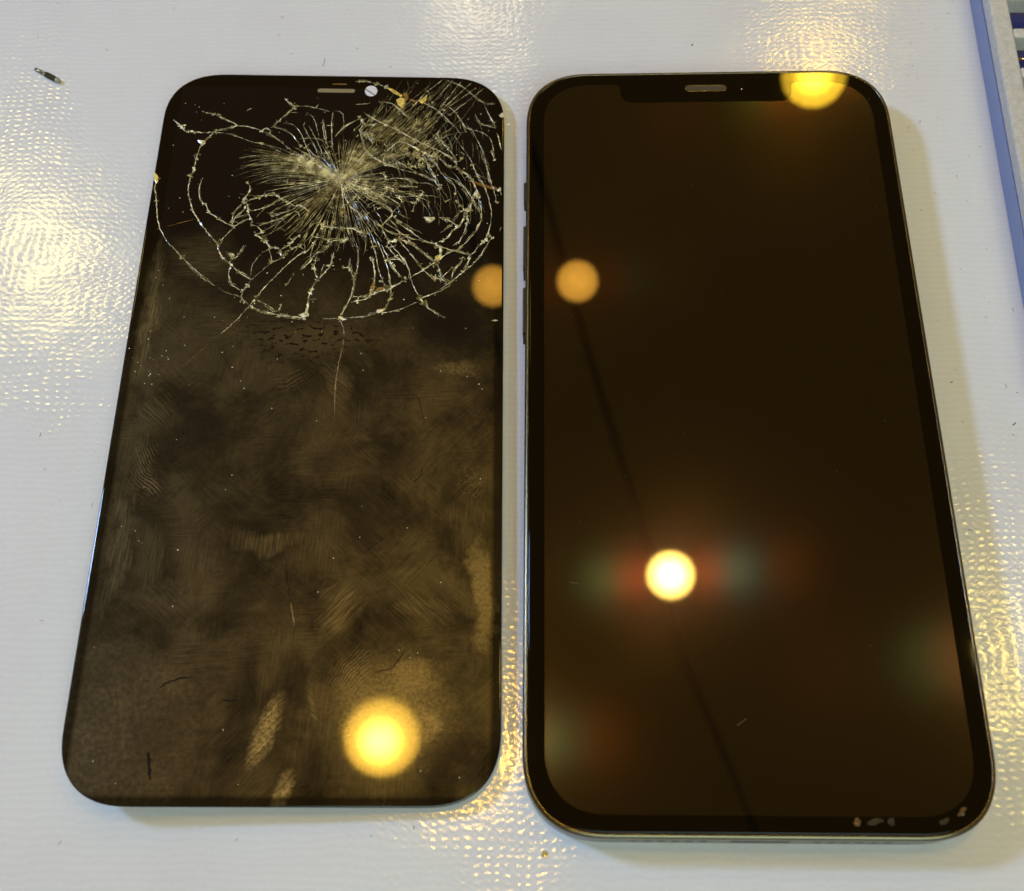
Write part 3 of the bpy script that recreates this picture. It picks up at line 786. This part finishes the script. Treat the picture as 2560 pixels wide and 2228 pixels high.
(0.154,[(6.65,58.0),(8.1,55.05)]),
(0.185,[(6.19,54.75),(8.27,51.85),(10.47,50.56)]),
(0.185,[(10.47,50.56),(10.77,53.22)]),
(0.154,[(5.88,60.17),(5.36,57.98),(6.4,54.76)]),
(0.154,[(5.15,61.53),(1.84,59.01),(0.47,56.81)]),
(0.108,[(25.14,62.7),(26.94,59.43),(30.0,58.39),(31.97,56.26),(32.65,51.98)]),
(0.123,[(28.63,62.76),(29.97,60.58),(32.8,59.53)]),
(0.154,[(30.57,65.3),(31.69,62.26),(32.8,60.08)]),
(0.231,[(33.25,57.9),(34.14,53.6)]),
(0.1,[(24.38,57.76),(25.73,55.08),(27.72,51.9),(29.06,48.22),(31.63,46.43)]),
(0.115,[(27.81,59.45),(30.05,54.07),(31.39,48.79),(32.28,44.89)]),
(0.123,[(21.32,58.79),(21.38,56.62),(23.61,53.7),(25.18,50.8)]),
(0.131,[(22.28,71.93),(25.41,70.56),(27.21,68.89),(30.34,65.85),(32.76,65.75)]),
(0.115,[(21.78,65.7),(24.02,64.07),(26.04,61.06),(26.96,58.34)]),
(0.138,[(17.16,66.18),(20.06,64.56),(22.31,62.38),(24.33,59.94)]),
(0.115,[(8.85,65.75),(11.49,65.52),(13.78,63.06),(15.59,61.43)]),
(0.1,[(4.07,65.11),(6.68,65.44)]),
(0.154,[(3.72,71.16),(5.48,71.19),(7.49,70.8),(9.97,69.85)]),
(0.154,[(20.15,54.45),(22.12,53.14),(24.08,51.84),(25.19,50.0)]),
(0.123,[(18.62,68.74),(22.27,72.5)]),
(0.123,[(19.81,65.67),(24.26,72.54)]),
(0.123,[(21.59,64.86),(25.83,71.99)]),
(0.123,[(20.98,63.18),(27.62,71.17)]),
(0.123,[(22.27,64.04),(28.53,69.76)]),
(0.123,[(23.39,62.67),(30.3,69.8)]),
(0.123,[(15.89,65.04),(18.62,68.74)]),
]
CHIPS = [
('gold',[(9.97,69.85),(11.54,69.32),(13.59,67.66),(13.28,67.23),(11.58,68.33)]),
('gold',[(12.32,66.51),(13.18,67.09),(14.02,66.82),(14.02,65.15),(13.62,64.39),(12.71,65.26)]),
('amber',[(13.68,68.22),(14.44,68.52),(14.82,67.26),(14.53,66.27),(13.96,66.68)]),
('gold',[(16.83,66.31),(17.79,67.03),(18.64,68.03),(18.47,66.34),(17.62,65.57)]),
('amber',[(14.84,66.7),(15.83,66.58),(16.72,66.17),(15.85,66.1)]),
('pale',[(-27.08,55.51),(-25.61,55.41),(-25.33,54.69),(-26.02,53.95),(-26.4,54.67)]),
('pale',[(-27.34,48.75),(-26.78,48.88),(-26.49,48.05),(-26.82,47.57)]),
('gold',[(-34.61,47.48),(-33.7,46.41),(-33.53,45.11),(-33.85,44.63),(-34.45,45.57)]),
('pale',[(-3.64,15.11),(-2.76,15.55),(-1.65,15.46),(-1.7,14.82),(-2.68,14.49)]),
('pale',[(-2.76,14.38),(-2.02,14.29),(-2.27,13.93),(-2.73,14.0)]),
('pale',[(-18.01,28.63),(-17.06,28.54),(-16.73,27.98),(-17.58,28.08)]),
('pale',[(-2.3,16.73),(-1.83,16.52),(-1.93,15.45),(-2.48,15.45)]),
('pale',[(3.8,14.8),(4.5,15.16),(4.86,14.33),(5.48,14.22),(4.57,13.97),(3.74,14.2)]),
('amber',[(10.17,23.01),(10.16,21.29),(9.69,20.18),(9.19,19.81),(9.43,21.28)]),
('amber',[(10.4,20.56),(10.89,21.3),(12.24,21.44),(11.85,20.82),(10.84,20.2)]),
('gold',[(21.44,28.4),(22.49,28.92),(22.72,27.91),(22.11,27.28),(21.46,27.65)]),
('pale',[(10.75,15.84),(11.03,16.45),(11.85,16.58),(12.08,16.1),(11.28,15.61)]),
('pale',[(32.28,14.31),(33.11,14.56),(33.63,14.33),(33.01,14.13)]),
('pale',[(18.95,37.51),(21.1,37.45),(21.19,37.07),(20.34,36.19),(19.86,36.47)]),
('pale',[(28.57,43.0),(29.03,43.99),(29.61,43.22),(29.46,42.23),(28.98,42.42)]),
('pale',[(27.19,38.99),(26.94,39.37),(27.74,39.67),(27.91,39.09),(27.44,38.7)]),
('pale',[(25.12,35.4),(25.58,35.79),(25.99,35.32),(25.45,34.83)]),
('pale',[(33.14,44.06),(33.86,44.86),(34.03,44.17),(33.47,43.67)]),
('streak',[(27.3,46.34),(28.6,46.26),(30.87,45.41),(33.22,44.65),(33.3,43.96),(32.17,44.24),(29.58,45.19)]),
('pale',[(29.39,35.65),(30.09,36.62),(30.02,36.04),(29.41,34.51),(29.17,34.7)]),
('pale',[(33.44,62.85),(34.31,63.69),(34.53,62.31),(33.88,62.3)]),
]
DARK_SCRATCHES = [
(0.154,[(14.22,-51.77),(16.82,-50.99),(17.89,-49.46),(18.96,-47.91)]),
(0.231,[(-20.35,-54.58),(-19.35,-53.64),(-17.21,-52.88),(-15.0,-52.6)]),
(0.154,[(-1.92,-32.1),(-1.55,-35.33),(-0.48,-39.91)]),
(0.154,[(19.19,-18.51),(20.38,-16.95),(20.5,-15.4)]),
(0.1,[(19.09,-1.18),(19.92,-3.84),(20.37,-6.28)]),
(0.123,[(11.05,-31.46),(12.7,-30.17),(14.7,-28.51)]),
(0.123,[(11.05,-31.46),(9.98,-29.83)]),
(0.308,[(-10.11,-56.32),(-7.49,-56.45)]),
(0.385,[(-20.69,-64.43),(-19.92,-68.84)]),
]
PALE_SCRATCHES = [
(0.185,[(-0.47,-40.09),(0.03,-42.0),(0.44,-44.23)]),
(0.069,[(4.97,9.84),(4.45,3.45),(4.31,-2.78),(4.65,-6.84)]),
(0.069,[(-19.64,8.69),(-22.91,4.82),(-25.23,2.7)]),
(0.077,[(-30.71,34.44),(-28.0,35.39),(-25.27,36.35)]),
]


def jitter_path(pts, step, amp, rnd):
    out = []
    for i in range(len(pts) - 1):
        a, c = Vector(pts[i]), Vector(pts[i + 1]); L = (c - a).length
        n = max(1, int(L / step)); d = (c - a).normalized() if L > 1e-6 else Vector((1, 0)); nn = Vector((-d.y, d.x))
        for k in range(n):
            q = a.lerp(c, k / n)
            if not (i == 0 and k == 0): q = q + nn * rnd.gauss(0, amp)
            out.append(q)
    out.append(Vector(pts[-1]))
    return out

def smooth_path(pts):
    """Catmull-Rom so that traced arcs do not look like polygons"""
    if len(pts) < 3: return pts
    P_ = [Vector(q) for q in pts]; P_ = [2 * P_[0] - P_[1]] + P_ + [2 * P_[-1] - P_[-2]]
    out = []
    for i in range(1, len(P_) - 2):
        for k in range(3):
            t = k / 3
            p0, p1, p2, p3 = P_[i - 1], P_[i], P_[i + 1], P_[i + 2]
            out.append(0.5 * ((2 * p1) + (-p0 + p2) * t + (2 * p0 - 5 * p1 + 4 * p2 - p3) * t * t + (-p0 + 3 * p1 - 3 * p2 + p3) * t ** 3))
    out.append(P_[-2])
    return out

def inside(q):
    hw, hh, r = DW / 2 - 0.5, DH / 2 - 0.5, DR - 2.5
    x_, y_ = abs(q[0]), abs(q[1])
    if x_ > hw or y_ > hh: return False
    if x_ > hw - r and y_ > hh - r: return (x_ - hw + r) ** 2 + (y_ - hh + r) ** 2 < r * r
    return True

def ridge(V, F, path, width, rnd, z0=0.004, taper=True, blotch=0.5, hgt=0.45):
    """a raised splinter line: left foot, crest, right foot per point"""
    path = [q for q in path if inside(q)]
    n = len(path)
    if n < 2: return
    b0 = len(V)
    for i, q in enumerate(path):
        d = (path[min(i + 1, n - 1)] - path[max(i - 1, 0)])
        d = d.normalized() if d.length > 1e-9 else Vector((1, 0))
        nn = Vector((-d.y, d.x))
        t = i / (n - 1)
        w = width * (0.5 + rnd.random() * blotch + (blotch if rnd.random() < 0.10 else 0))
        if taper: w *= min(1.0, 0.35 + 3.5 * t, 0.25 + 3.0 * (1 - t))
        o = rnd.uniform(-0.3, 0.3) * w
        h = w * hgt * rnd.uniform(0.05, 1.0)
        A, B, C_ = q + nn * w / 2, q + nn * o, q - nn * w / 2
        V += [(A.x, A.y, z0), (B.x, B.y, z0 + h), (C_.x, C_.y, z0)]
    for i in range(n - 1):
        for j in range(2): F.append((b0 + 3 * i + j, b0 + 3 * i + j + 1, b0 + 3 * i + 4 + j, b0 + 3 * i + 3 + j))

rnd = random.Random(4)
SIDE, FACETS = [], []
for w, pts in CRACKS:
    V, F = [], []
    sp = smooth_path(pts)
    ridge(V, F, jitter_path([tuple(q) for q in sp], 0.32, 0.045, rnd), w * 0.56, rnd, blotch=1.2)
    # splinter crumbs beside the line
    for q in sp:
        q = Vector(q)
        if rnd.random() < 0.34:
            a = rnd.uniform(0, 6.3); L = rnd.uniform(0.15, 0.7)
            ridge(V, F, [q, q + Vector((math.cos(a), math.sin(a))) * L], w * 0.7, rnd, blotch=0.9)
        if w > 0.14 and rnd.random() < 0.16:      # a knot of crushed glass
            for _ in range(rnd.randint(3, 7)):
                a = rnd.uniform(0, 6.3); L = rnd.uniform(0.15, 0.5)
                q2 = q + Vector((rnd.gauss(0, 0.22), rnd.gauss(0, 0.22)))
                ridge(V, F, [q2, q2 + Vector((math.cos(a), math.sin(a))) * L], rnd.uniform(0.08, 0.24), rnd, taper=False, blotch=0.9, hgt=0.9)
    if F: link_mesh('crack', V, F, 'crack', disp)
    if w > 0.11:              # secondary strands and facets run along the wider breaks
        for _ in range(2):
            if len(sp) < 3: break
            i0 = rnd.randint(0, len(sp) - 3); i1 = min(len(sp), i0 + rnd.randint(3, 7)); off = rnd.choice([-1, 1]) * rnd.uniform(0.10, 0.42)
            seg_ = [Vector(q) for q in sp[i0:i1]]; d_ = (seg_[-1] - seg_[0]); d_ = d_.normalized() if d_.length else Vector((1, 0))
            nn_ = Vector((-d_.y, d_.x))
            SIDE.append([tuple(q + nn_ * off * math.sin(math.pi * (k_ + 0.4) / len(seg_))) for k_, q in enumerate(seg_)])
        for _ in range(2):
            q = Vector(rnd.choice(sp)); FACETS.append((q, rnd.uniform(0.25, 0.85) * (0.6 + 3 * w)))

# splinters levered up along the breaks
V, F = [], []
for q, sz in FACETS:
    a = rnd.uniform(0, 6.3); pp = []
    for k in range(rnd.choice([3, 3, 4])):
        a += rnd.uniform(1.2, 2.4); pp.append(q + Vector((math.cos(a), math.sin(a))) * sz * rnd.uniform(0.3, 1.0))
    if not all(inside(z_) for z_ in pp): continue
    b0 = len(V); V += [(z_.x, z_.y, 0.006 + rnd.uniform(0, 0.10)) for z_ in pp]; F.append(tuple(range(b0, b0 + len(pp))))
link_mesh('glass_splinters', V, F, 'splinter', disp, kind='stuff')
# fine fracture lines round the impact point
V, F = [], []
for pts in SIDE:
    ridge(V, F, jitter_path(pts, 0.3, 0.05, rnd), rnd.uniform(0.04, 0.10), rnd, blotch=0.9)
IC = Vector((2.3, 46.1))
def reach(a):
    """how far the fine rays run, by direction (degrees)"""
    tab = [(0, 13), (8, 10), (18, 8), (34, 8), (48, 10), (75, 10.5), (100, 10.5), (125, 11), (142, 14), (150, 22), (165, 19), (180, 15.5), (200, 14.5), (225, 15), (250, 16.5), (275, 18), (300, 17.5), (320, 13), (335, 15), (350, 17), (360, 16)]
    a %= 360
    for (a0, r0), (a1, r1) in zip(tab, tab[1:]):
        if a0 <= a <= a1: return r0 + (r1 - r0) * (a - a0) / (a1 - a0)
for k in range(560):
    a = rnd.uniform(0, 360)
    if rnd.random() < 0.22: a = rnd.gauss(150, 9)
    if rnd.random() < 0.18: a = rnd.gauss(40, 16)
    R_ = reach(a) * rnd.uniform(0.45, 1.05)
    r0 = rnd.choice([0.0, 0.3, rnd.uniform(0.5, 7.0), rnd.uniform(2, 9)])
    if R_ - r0 < 1.0: continue
    bend = rnd.gauss(0, 0.05) + (0.12 if 130 < a < 175 else 0)
    pts = []
    n = max(3, int((R_ - r0) / 1.0))
    for i in range(n + 1):
        r = r0 + (R_ - r0) * i / n
        aa = math.radians(a) + bend * (r / 14) ** 2
        pts.append((IC.x + r * math.cos(aa), IC.y + r * 1.02 * math.sin(aa)))
    ridge(V, F, jitter_path(pts, 0.55, 0.035, rnd), rnd.choice([rnd.uniform(0.025, 0.05), rnd.uniform(0.025, 0.05), rnd.uniform(0.05, 0.09)]), rnd)
# cellular crazing close to the centre
for k in range(330):
    r = 0.6 + abs(rnd.gauss(0, 3.6)); a = rnd.uniform(0, 2 * math.pi)
    if rnd.random() < 0.35: a = math.radians(rnd.choice([rnd.gauss(150, 12), rnd.gauss(-28, 14)])); r = rnd.uniform(0.5, 11)
    span = rnd.uniform(0.5, 1.7) / max(r, 1.0)
    pts = [(IC.x + (r + rnd.gauss(0, 0.22)) * math.cos(a + span * i / 4), IC.y + (r + rnd.gauss(0, 0.22)) * math.sin(a + span * i / 4)) for i in range(5)]
    ridge(V, F, jitter_path(pts, 0.25, 0.05, rnd), rnd.uniform(0.05, 0.14), rnd, blotch=0.8)
for k in range(260):
    ur, sg = (11.5, 1) if rnd.random() < 0.6 else (10.5, -1)
    t = rnd.random() ** 0.8 * ur; a0_ = math.radians(150 if sg > 0 else -29)
    q = IC + Vector((math.cos(a0_), math.sin(a0_))) * t + Vector((rnd.gauss(0, 0.25 + 0.06 * t), rnd.gauss(0, 0.25 + 0.06 * t)))
    a = a0_ + rnd.gauss(0, 0.8); L = rnd.uniform(0.25, 1.3)
    ridge(V, F, [q, q + Vector((math.cos(a), math.sin(a))) * L * .5 + Vector((rnd.gauss(0, .1), rnd.gauss(0, .1))), q + Vector((math.cos(a + .4), math.sin(a + .4))) * L], rnd.uniform(0.05, 0.16), rnd, blotch=0.9)
# the crushed strip running from the second blow to the upper right corner
def band(n, smin, smax, wmin, wmax):
    for k in range(n):
        t = rnd.random()
        p0 = Vector((5.0, 57.5)).lerp(Vector((20.0, 51.5)), t) + Vector((rnd.gauss(0, 1.0), rnd.gauss(0, 1.0)))
        ang = math.radians(rnd.gauss(48, 5.0) - 10 * (t - 0.5)); cv_ = rnd.gauss(0.08, 0.12)
        L = rnd.uniform(smin, smax) * (0.6 + 0.8 * math.sin(math.pi * min(1, t + 0.15)))
        pts = [tuple(p0 + Vector((math.cos(ang + cv_ * (i / 5) ** 2), math.sin(ang + cv_ * (i / 5) ** 2))) * L * i / 5) for i in range(6)]
        ridge(V, F, jitter_path(pts, 0.5, 0.05, rnd), rnd.uniform(wmin, wmax), rnd)
band(150, 2.0, 9.0, 0.03, 0.075)
band(46, 9.0, 20.0, 0.03, 0.06)
for k in range(110):      # rays that tie the impact to the crushed strip
    t = rnd.random()
    q = Vector((4.0, 56.0)).lerp(Vector((15.5, 52.5)), t) + Vector((rnd.gauss(0, .5), rnd.gauss(0, .5)))
    s = IC.lerp(q, rnd.uniform(0.2, 0.7))
    ridge(V, F, jitter_path([tuple(s), tuple(q)], 0.5, 0.06, rnd), rnd.uniform(0.03, 0.07), rnd)
for k in range(230):      # crumbled glass along the two ridges
    t = rnd.random()
    q = (Vector((4.5, 58.3)).lerp(Vector((20.0, 50.4)), t) if rnd.random() < .6 else Vector((9.5, 50.5)).lerp(Vector((20.5, 49.6)), t)) + Vector((rnd.gauss(0, .35), rnd.gauss(0, .35)))
    a = rnd.uniform(0, 6.3); L = rnd.uniform(0.3, 1.2)
    ridge(V, F, [q, q + Vector((math.cos(a), math.sin(a))) * L * .5 + Vector((rnd.gauss(0, .1), rnd.gauss(0, .1))), q + Vector((math.cos(a + .5), math.sin(a + .5))) * L], rnd.uniform(0.07, 0.20), rnd, blotch=0.9)
for k in range(90):       # purple-white thin arcs towards the right edge
    c0 = Vector((rnd.uniform(12, 30), rnd.uniform(40, 62)))
    if c0.x - 12 < (c0.y - 56) * 1.0: continue
    ang = math.radians(rnd.uniform(-75, -35)); L = rnd.uniform(2, 6)
    pts = [tuple(c0 + Vector((math.cos(ang - 0.25 * i / 4), math.sin(ang - 0.25 * i / 4))) * L * i / 4) for i in range(5)]
    ridge(V, F, jitter_path(pts, 0.4, 0.03, rnd), rnd.uniform(0.03, 0.07), rnd)
for k in range(75):       # longer strands that fan out below the impact
    a = rnd.uniform(188, 350); r0 = rnd.uniform(8, 14); R_ = r0 + rnd.uniform(2.5, 8)
    if R_ > 22: continue
    bend = rnd.gauss(0.0, 0.18)
    pts = [(IC.x + rr_ * math.cos(math.radians(a) + bend * ((rr_ - r0) / 10) ** 2), IC.y + rr_ * math.sin(math.radians(a) + bend * ((rr_ - r0) / 10) ** 2)) for rr_ in [r0 + (R_ - r0) * i / 6 for i in range(7)]]
    ridge(V, F, jitter_path(pts, 0.4, 0.05, rnd), rnd.uniform(0.05, 0.11), rnd, blotch=0.9)
    if rnd.random() < 0.4:
        q = Vector(pts[rnd.randint(2, 6)]); sp_ = rnd.uniform(0.5, 2.0); t_ = Vector((-math.sin(math.radians(a)), math.cos(math.radians(a))))
        ridge(V, F, jitter_path([tuple(q), tuple(q + t_ * sp_ * 0.5 + Vector((rnd.gauss(0, .2), rnd.gauss(0, .2)))), tuple(q + t_ * sp_)], 0.3, 0.06, rnd), rnd.uniform(0.06, 0.14), rnd, blotch=0.9)
fine = link_mesh('fine_cracks', V, F, 'crack_fine', disp, kind='stuff')
# loose chips and slivers of glass lying in the cracks
cm = {'gold': 'chip_gold', 'amber': 'chip_amber', 'pale': 'chip_pale', 'streak': 'streak'}
for kind_, pts in CHIPS:
    cx = sum(q[0] for q in pts) / len(pts); cy = sum(q[1] for q in pts) / len(pts)
    k = len(pts); th = 0.02 if kind_ == 'streak' else rnd.uniform(0.06, 0.16)
    V = [(a, b_, 0.004) for a, b_ in pts]
    V += [(cx + (a - cx) * 0.7, cy + (b_ - cy) * 0.7, 0.004 + th * rnd.uniform(0.3, 1.0)) for a, b_ in pts] + [(cx, cy, 0.004 + th)]
    F = [(i, (i + 1) % k, k + (i + 1) % k, k + i) for i in range(k)] + [(k + i, k + (i + 1) % k, 2 * k) for i in range(k)]
    link_mesh('glass_chip', V, F, cm[kind_], disp)
for w, pts in DARK_SCRATCHES:
    V, F = [], []; ridge(V, F, jitter_path(pts, 0.4, 0.05, rnd), w * 1.2, rnd, blotch=0.7, hgt=0.05)
    if F: link_mesh('scratch', V, F, 'dark_scratch', disp)
for w, pts in PALE_SCRATCHES:
    V, F = [], []; ridge(V, F, jitter_path(pts, 0.5, 0.03, rnd), w, rnd, hgt=0.2)
    if F: link_mesh('scratch', V, F, 'chip_amber', disp)
# sparkling glass dust on the panel
V, F = [], []
for k in range(150):
    q = Vector((rnd.uniform(-34, 34), rnd.uniform(-71, 71)))
    if k < 60: q = Vector((rnd.uniform(-33, 32), rnd.uniform(0, 68)))
    if 60 <= k < 80: q = Vector((rnd.gauss(-31, 3), rnd.gauss(6, 3)))
    if not inside(q): continue
    a = rnd.uniform(0, 3.1); L = rnd.uniform(0.08, 0.28)
    ridge(V, F, [q, q + Vector((math.cos(a), math.sin(a))) * L], rnd.uniform(0.07, 0.18), rnd, taper=False)
link_mesh('glass_dust', V, F, 'dust_glint_white', disp, kind='stuff')

# ---------------------------------------------------------------- parts tray at the right
TX, TR_ = 57.9, math.radians(-1.55)
tray = thing('parts_tray', 'blue plastic parts tray with frosted slotted top at right edge', 'tray', (TX, 50, 0), (0, 0, TR_))
bm = bmesh.new(); box(bm, 1.62, 60.38, -50.38, 73.38, 0.0, 1.0, 0.0); bm_obj('tray_floor', bm, 'blue_deep', tray)
for x0, x1, y0, y1 in ((0, 1.6, -52, 75), (60.4, 62, -52, 75)):
    bm = bmesh.new(); box(bm, x0, x1, y0, y1, 0.0, 4.6, 0.25); bm_obj('tray_side', bm, 'blue', tray)
for y0, y1 in ((-52, -50.4), (73.4, 75)):
    bm = bmesh.new(); box(bm, 1.61, 60.39, y0, y1, 0.0, 4.6, 0.25); bm_obj('tray_side', bm, 'blue', tray)
# frosted insert: border strips and ribs around the slots
bm = bmesh.new(); box(bm, 0.25, 4.15, -51.5, 74.5, 4.62, 7.8, 0.55, 3); bm_obj('insert_border', bm, 'frosted', tray)
bm = bmesh.new(); box(bm, 58.0, 61.7, -51.5, 74.5, 4.62, 7.8, 0.55, 3); bm_obj('insert_border', bm, 'frosted', tray)
bm = bmesh.new(); box(bm, 4.16, 57.99, -51.5, 12.4, 4.62, 7.72, 0.3, 2); bm_obj('insert_plate', bm, 'frosted', tray)
for y0 in (20.6, 30.9, 41.2, 51.5, 61.8):
    bm = bmesh.new(); box(bm, 4.1, 58.0, y0, y0 + 2.5, 3.4, 7.6, 0.6, 3); bm_obj('insert_rib', bm, 'frosted', tray)
border = [o for o in bpy.data.objects if o.name.startswith('insert_border')][0]
for (rx_, ry_, rr) in ((2.5, 34.0, 1.1), (2.9, 28.0, 1.0), (2.7, 18.6, 1.15), (2.2, 42.5, 0.9)):
    V, F = tube_pts([(rx_ + rr * math.cos(a * math.pi / 12), ry_ + rr * math.sin(a * math.pi / 12), 7.80) for a in range(25)], 0.06, 5)
    link_mesh('mould_mark', V, F, 'frosted', border, smooth=True)
def tray_pt(x, y):
    c, s = math.cos(TR_), math.sin(TR_); return (TX + c * x - s * y, 50 + s * x + c * y)
q0 = tray_pt(4.6, 26.2)
wire = thing('brass_wire', 'thin straight brass wire lying in a tray slot', 'wire', (q0[0], q0[1], 1.0), (0, 0, TR_))
V, F = tube_pts([(0, 0, 5.3), (20, 0.2, 5.3), (50, 0.3, 5.2)], 0.28, 8); link_mesh('wire', V, F, 'brass', wire, smooth=True)
q0 = tray_pt(5.0, 24.0)
bit = thing('steel_part', 'small worn steel part below the brass wire in the tray', 'metal part', (q0[0], q0[1], 1.0), (0, 0, TR_))
bm = bmesh.new(); box(bm, 0.2, 30, -0.8, 0.6, 0.0, 4.2, 0.5, 3); bm_obj('shaft', bm, 'steel', bit)
bm = bmesh.new(); box(bm, 1.2, 4.2, -1.6, 1.0, 0.0, 4.6, 0.6, 3); bm_obj('head', bm, 'screw_dark', bit)

# ---------------------------------------------------------------- screw on the mat
a0 = math.atan2(79.06 - 82.8, -135.41 + 141.63)
screw = thing('screw', 'tiny long dark screw lying alone on the mat at upper left', 'screw', (-141.6, 82.8, 0), (0, 0, a0))
V, F = tube_pts([(0.0, 0, 0.50), (0.12, 0, 0.50), (3.3, 0, 0.52)], [0.28, 0.38, 0.40], 12); link_mesh('shaft', V, F, 'screw', screw, smooth=True)
path, rad = [], []
for i in range(17): path.append((3.2 + i * 0.17, 0, 0.58)); rad.append(0.50 if i % 2 else 0.62)
V, F = tube_pts(path, rad, 12); link_mesh('thread', V, F, 'screw_dark', screw)
V, F = tube_pts([(5.9, 0, 0.6), (6.1, 0, 0.6), (6.6, 0, 0.55), (7.1, 0, 0.5)], [0.45, 0.58, 0.5, 0.3], 12); link_mesh('head', V, F, 'thread_lock', screw, smooth=True)

# ---------------------------------------------------------------- crumbs, lint
cr = thing('glass_crumb', 'single golden glass crumb on the mat below the two phones', 'crumb', (-32.4, -75.1, 0))
blob('shard', 0, 0, 0.55, 0.38, 0.5, 0.05, 'chip_gold', cr, 0.2, 9)
V, F = [], []
def fibre(x, y, L, a, curl, w=0.045):
    pts = []; d = a; q = Vector((x, y))
    for i in range(8):
        pts.append((q.x, q.y, 0.05 + 0.03 * math.sin(i))); d += curl / 8; q = q + Vector((math.cos(d), math.sin(d))) * L / 7
    v2, f2 = tube_pts(pts, w, 4); b0 = len(V); V.extend(v2); F.extend([tuple(i + b0 for i in f) for f in f2])
fibre(-79.6, 82.8, 2.2, 1.0, 0.9, 0.06)
fibre(51.0, -2.5, 0.8, 0.2, 1.0, 0.10); fibre(41.3, 6.1, 0.5, 0.2, 0.3, 0.10); fibre(-0.9, 87.0, 0.5, 0.8, 0.3, 0.14); fibre(-84.1, 79.3, 0.4, 0.8, 0.3, 0.12)
for k in range(130):
    x_, y_ = rnd.uniform(-150, 56), rnd.uniform(-80, 105)
    if k % 3 == 0: x_, y_ = rnd.uniform(40, 56), rnd.uniform(-30, 100)
    if -37.5 < x_ < 37.5 and -75 < y_ < 75: continue
    if -110.5 < x_ < -38.5 and -70 < y_ < 77.5: continue
    if -145 < x_ < -133 and 76 < y_ < 86: continue
    fibre(x_, y_, rnd.uniform(0.15, 0.9), rnd.uniform(0, 6.3), rnd.uniform(-2, 2), rnd.uniform(0.02, 0.055))
lint = link_mesh('lint', V, F, 'dust', None, kind='stuff'); lint['label'] = 'scattered grey lint and dust specks on the mat'

# ---------------------------------------------------------------- overhead cable mirrored in the screen
cable = thing('overhead_cable', 'dark overhead cable seen as a dim streak mirrored in the intact screen', 'cable', (0, 0, 0))
V, F = tube_pts([(-89, 1345, 1450), (-52, 1196, 1452), (39, 779, 1440), (110, 501, 1445), (167, 286, 1450), (210, 173, 1450), (239, 92, 1455), (300, -100, 1460)], [7.5, 7.5, 7.5, 7.0, 6.0, 5.0, 4.0, 3.0], 10)
link_mesh('cable_run', V, F, 'black_plastic', cable, smooth=True)
